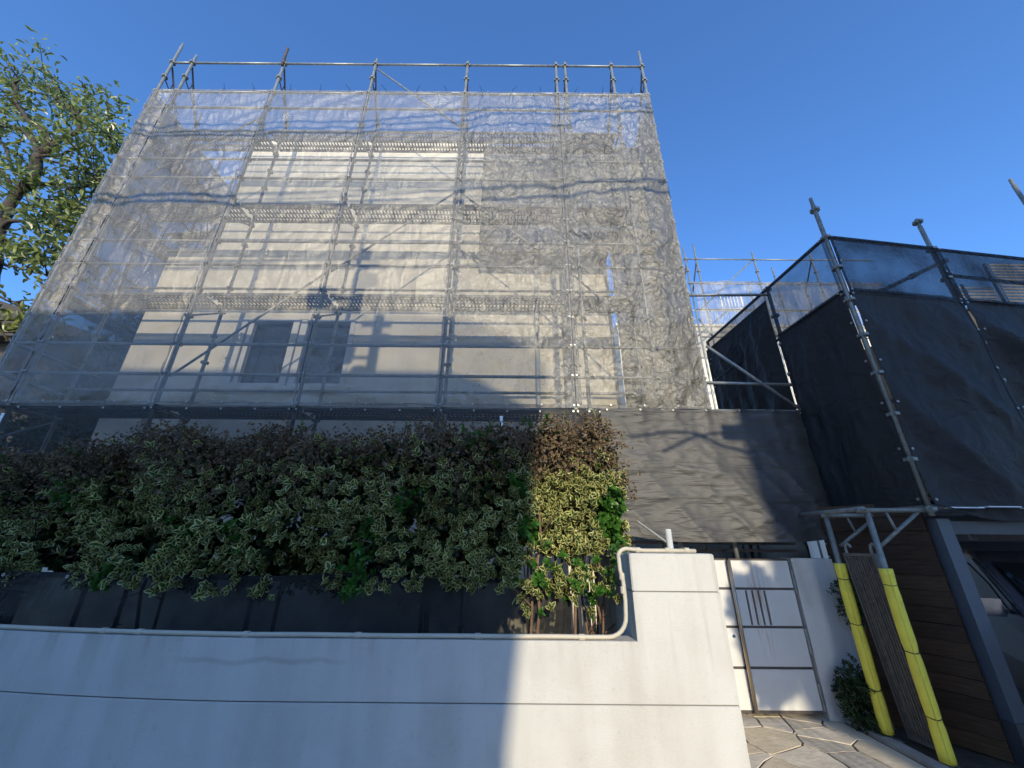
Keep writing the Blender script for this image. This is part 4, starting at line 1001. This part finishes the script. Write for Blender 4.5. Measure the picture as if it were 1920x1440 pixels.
for i, (pl_, r0, r1, dy) in enumerate(limbs):
    n = len(pl_); P = []; r0 *= .4 if i == 0 else .48; r1 *= .55
    for k, (px, py) in enumerate(pl_):
        P.append(pix(px, py, TY + dy * (k / max(1, n - 1)) * (0 if i == 0 else 1) + (.10 * N(k * 1.7, i) if i else 0)))
    Q = []; Rr = []
    for k in range(n - 1):
        for s in range(4):
            t = s / 4; p0, p1, p2, p3 = P[max(0, k - 1)], P[k], P[k + 1], P[min(n - 1, k + 2)]
            q = .5 * ((2 * p1) + (p2 - p0) * t + (2 * p0 - 5 * p1 + 4 * p2 - p3) * t * t + (3 * p1 - p0 - 3 * p2 + p3) * t ** 3)
            f = (k + t) / (n - 1); Q.append(q + Vector((N(q.x * 5, q.z * 5, i), 0, N(q.x * 5, q.z * 5, i + 9))) * .05); Rr.append((r0 + (r1 - r0) * f) * (1 + .22 * N(q.x * 4, q.z * 4, 3)))
    Q.append(P[-1]); Rr.append(r1)
    b = MB(); b.tube(Q, Rr, 10); b.build('trunk' if i == 0 else 'limb', M['bark'], tree, True)
    if i:
        for k, q in enumerate(Q):
            f = k / len(Q)
            if f > .3: tips.append((q, .5 + .5 * f))
        tips += [(P[-1], 1.2)] * 3
M['leaf_tree']
for q, wgt in tips:
    if rng.random() > .64 * wgt: continue
    tw = q + Vector((rng.gauss(0, .20), rng.gauss(0, .25), rng.gauss(.02, .20)))
    if rng.random() < .7:
        b = MB(); b.tube([q, (q + tw) / 2 + Vector((0, 0, -.03)), tw], [.012, .009, .005], 5); b.build('twig', M['bark'], tree)
    for _ in range(int(rng.uniform(18, 34))):
        p = tw + Vector((rng.gauss(0, .15), rng.gauss(0, .17), rng.gauss(0, .12)))
        s = rng.uniform(.7, 1.25); lt.leaf(p, rv(rng) + Vector((0, -.2, -.35)), rv(rng) + Vector((0, -.4, .8)), .145 * s, .055 * s, rng.choice(LS))
lt.build('crown', M['leaf_tree'], tree)
# dark trees behind the left end of the nets
def bush(name, label, c, rad, n, m, cat, seed, L=.05, W=.025, parent_stem=True):
    rng = random.Random(seed); t = thing(name, (c[0], c[1], 0), label, cat); lf = Leaves()
    for _ in range(n):
        d = rv(rng); rr = rng.random() ** .4 * (1 + .35 * N(d.x * 2 + seed, d.y * 2, d.z * 2))
        p = Vector((c[0] + d.x * rad[0] * rr, c[1] + d.y * rad[1] * rr, c[2] + d.z * rad[2] * rr))
        if p.z < .05: continue
        rosette(lf, rng, p, d + rv(rng) * .6, 6, L, W)
    lf.build('crown', m, t)
    for k in range(3):
        b = MB(); b.tube([(c[0] + .03 * k - .03, c[1], .02), (c[0] + rad[0] * .2 * (k - 1), c[1] + .03 * k, c[2] * .6), (c[0] + rad[0] * .45 * (k - 1), c[1], c[2])], [max(.012, rad[0] * .05), max(.009, rad[0] * .035), .006], 7); b.build('trunk', M['stem'], t, True)
bush('garden_tree', 'dark bushy tree showing through the nets left of the house', (-8.5, 8.4, 4.4), (1.5, 1.3, 3.0), 3600, M['leaf_bush'], 'tree', 5, .10, .045)
bush('garden_tree', 'dark leafy tree showing low through the nets at far left', (-9.0, 7.4, 2.6), (1.3, .8, 2.3), 2400, M['leaf_bush'], 'tree', 18, .10, .045)
bush('garden_shrub', 'dark shrub filling the gap between house and left neighbour', (-7.4, 6.9, 1.9), (.8, .8, 1.8), 1500, M['leaf_bush'], 'shrub', 8, .08, .04)
bush('foot_shrub', 'low dark clipped shrub at the foot of the gate pier', (3.22, 4.38, .27), (.17, .20, .30), 420, M['leaf_bush'], 'shrub', 11, .035, .016)
bush('leaning_shrub', 'thin feathery shrub spreading against the gate pier', (3.46, 4.40, 1.08), (.20, .10, .28), 190, M['leaf_bush'], 'shrub', 15, .032, .012)

# neighbour's house at the left edge
nh = thing('neighbour_house', (-13, 11, 0), 'dark brown ribbed house wall at the left picture edge', 'house')
b = MB(); b.bx(-20, -10.2, 8.6, 14, 0, H + 4.5); b.build('wall', M['neigh'], nh)
for i in range(34):
    b = MB(); z = .2 + i * .165; b.bx(-20, -10.18, 8.585, 8.6, z, z + .09); b.build('siding_board', M['neigh'], nh)
b = MB(); b.prism([(-20.3, H + 4.5), (-9.9, H + 4.5), (-15, H + 6.2)], 8.2, 14.2, 'y'); b.build('roof', M['neigh'], nh)

# ------------------------------------------------------------------ across the street, behind the viewer: what casts the shade
def back(x, y0, h, y): k = (y0 - y) / SUN.y; return (x - SUN.x * k, h - SUN.z * k)      # point of a shadow edge carried back along the light
OY = -9.0
edge = [back(x, y0, h, OY) for x, y0, h in ((-.95, 4.65, H + 2.92), (-.45, 4.65, H + 2.78), (.0, 4.65, H + 2.52), (.36, 4.65, H + 2.29), (.47, 4.65, H + 2.12), (.46, 4.65, H + 1.92), (.39, 4.65, H + 1.55), (.22, 3.2, H + .77), (.17, 3.2, H + .1), (.07, 2.8, H - .52), (-.01, 2.8, H - 1.1))]
oh = thing('house_across_street', (-8, -12, 0), 'tall house across the street whose shadow covers the wall and hedge', 'house')
b = MB(); b.prism([(-14, 0), (edge[-1][0] - .1, 0)] + edge[::-1] + [(-14, edge[0][1])], OY - 5, OY, 'y'); b.build('wall', M['white_house'], oh)
for x in (-11, -8, -5, -2.2):
    for z in (1.0, 4.0):
        w = MB(); w.bx(x, x + 1.6, OY + .001, OY + .05, z, z + 1.3); w.build('window', M['glass'], oh)
e2 = [back(x, y0, h, OY) for x, y0, h in ((3.24, 4.6, H + 4.6), (3.22, 4.6, H + .35), (3.42, 4.2, H + .05), (3.46, 4.0, H - 1.5))]
oh2 = thing('house_across_street', (12, -12, 0), 'second house across the street shading the carport side', 'house')
b = MB(); b.prism([(e2[-1][0], 0)] + e2[::-1] + [(13, e2[0][1])] + [(13, 0)], OY - 5, OY, 'y'); b.build('wall', M['white_house'], oh2)
for x in (6.5, 10):
    for z in (1.0, 4.0):
        w = MB(); w.bx(x, x + 1.6, OY + .001, OY + .05, z, z + 1.3); w.build('window', M['glass'], oh2)
bush('added_shade_tree', 'unseen slim tree added behind the viewer to shade the gate', (3.26, -3.0, 3.30), (.32, .3, .58), 700, M['leaf_bush'], 'tree', 31, .09, .05)  # invented tree out of view, placed only to throw shade on the gate
# service pole and lines above the street
PY = -1.6
up = thing('service_pole', (0, PY, 0), 'street service pole behind the viewer, its fittings shadowed on the nets', 'pole')
def bk(px, py): p = pix(px, py, 4.64); return back(p.x, 4.64, p.z, PY)
x0, z0 = bk(688, 470); x1, z1 = bk(648, 720)
b = MB(); b.tube([(x1 - .1, PY, 0), (x0, PY, z0)], [.11, .085], 12); b.build('shaft', M['drum'], up, True)
xa, za = bk(648, 494); xb, zb = bk(712, 495); b = MB(); b.tube([(xa, PY, za), (xb, PY, zb)], .06, 8); b.build('crossarm', M['drum'], up)
xc, zc = bk(600, 562); b = MB(); b.tube([(xc, PY + .1, zc - .13), (xc, PY + .1, zc + .13)], [.19, .22], 12); b.tube([(xc, PY, zc), (xc + .45, PY, zc)], .03, 6); b.build('transformer', M['drum'], up)
xd, zd = bk(688, 527); b = MB(); b.tube([(xd, PY, zd - .08), (xd, PY, zd + .08)], .16, 10); b.build('clamp_band', M['drum'], up)
xe, ze = bk(636, 592); b = MB(); b.tube([(xe, PY, ze - .1), (xe, PY, ze + .08)], .12, 10); b.tube([(xe, PY, ze), (xe + .3, PY, ze)], .02, 6); b.build('insulator', M['drum'], up)
wl = [([(300, 238), (520, 234), (700, 228), (1040, 204), (1215, 196)], .024), ([(280, 255), (520, 251), (700, 244), (1040, 220), (1225, 207)], .024), ([(260, 267), (520, 264), (700, 258), (1040, 246), (1230, 220)], .024),
      ([(190, 371), (430, 368), (650, 364), (900, 358), (1060, 350), (1245, 341)], .038), ([(180, 389), (430, 388), (650, 388), (900, 384), (1070, 374), (1252, 366)], .038)]
for i, (pl_, r_) in enumerate(wl):
    Wp = [bk(*p) for p in pl_]; P = [(x, PY + .2 * (i % 3), z) for x, z in Wp]
    a, c = Vector(P[0]), Vector(P[-1]); d0 = (Vector(P[1]) - a).normalized(); d1 = (c - Vector(P[-2])).normalized()
    P = [a - d0 * 9 + Vector((0, 0, 1.2))] + P + [c + d1 * 9 + Vector((0, 0, .6))]
    q = MB(); q.tube(P, r_, 6); o = q.build('overhead_wire', M['wire'], None, True)
    tag(o, ['uppermost', 'second', 'third', 'fourth', 'lowest'][i] + ' overhead wire strung along the street, shadowed across the nets', 'wire', 'overhead wires along the street')
dr = thing('drop_cable', (3, PY, 4), 'sagging drop cable with a junction box, shadowed on the black sheet', 'cable')
xk, zk = bk(1383, 815); b = MB(); b.box((xk, PY, zk), (.42, .12, .17), Matrix.Rotation(R(4), 3, 'Y')); b.build('junction_box', M['drum'], dr)
for pl_ in ([(1180, 822), (1250, 812), (1300, 815), (1350, 840), (1400, 855), (1460, 842)], [(1240, 850), (1300, 822), (1340, 815), (1383, 812), (1440, 806), (1470, 800)]):
    P = [(x, PY, z) for x, z in (bk(*p) for p in pl_)]; b = MB(); b.tube(P, .02, 6); b.build('cable', M['wire'], dr, True)
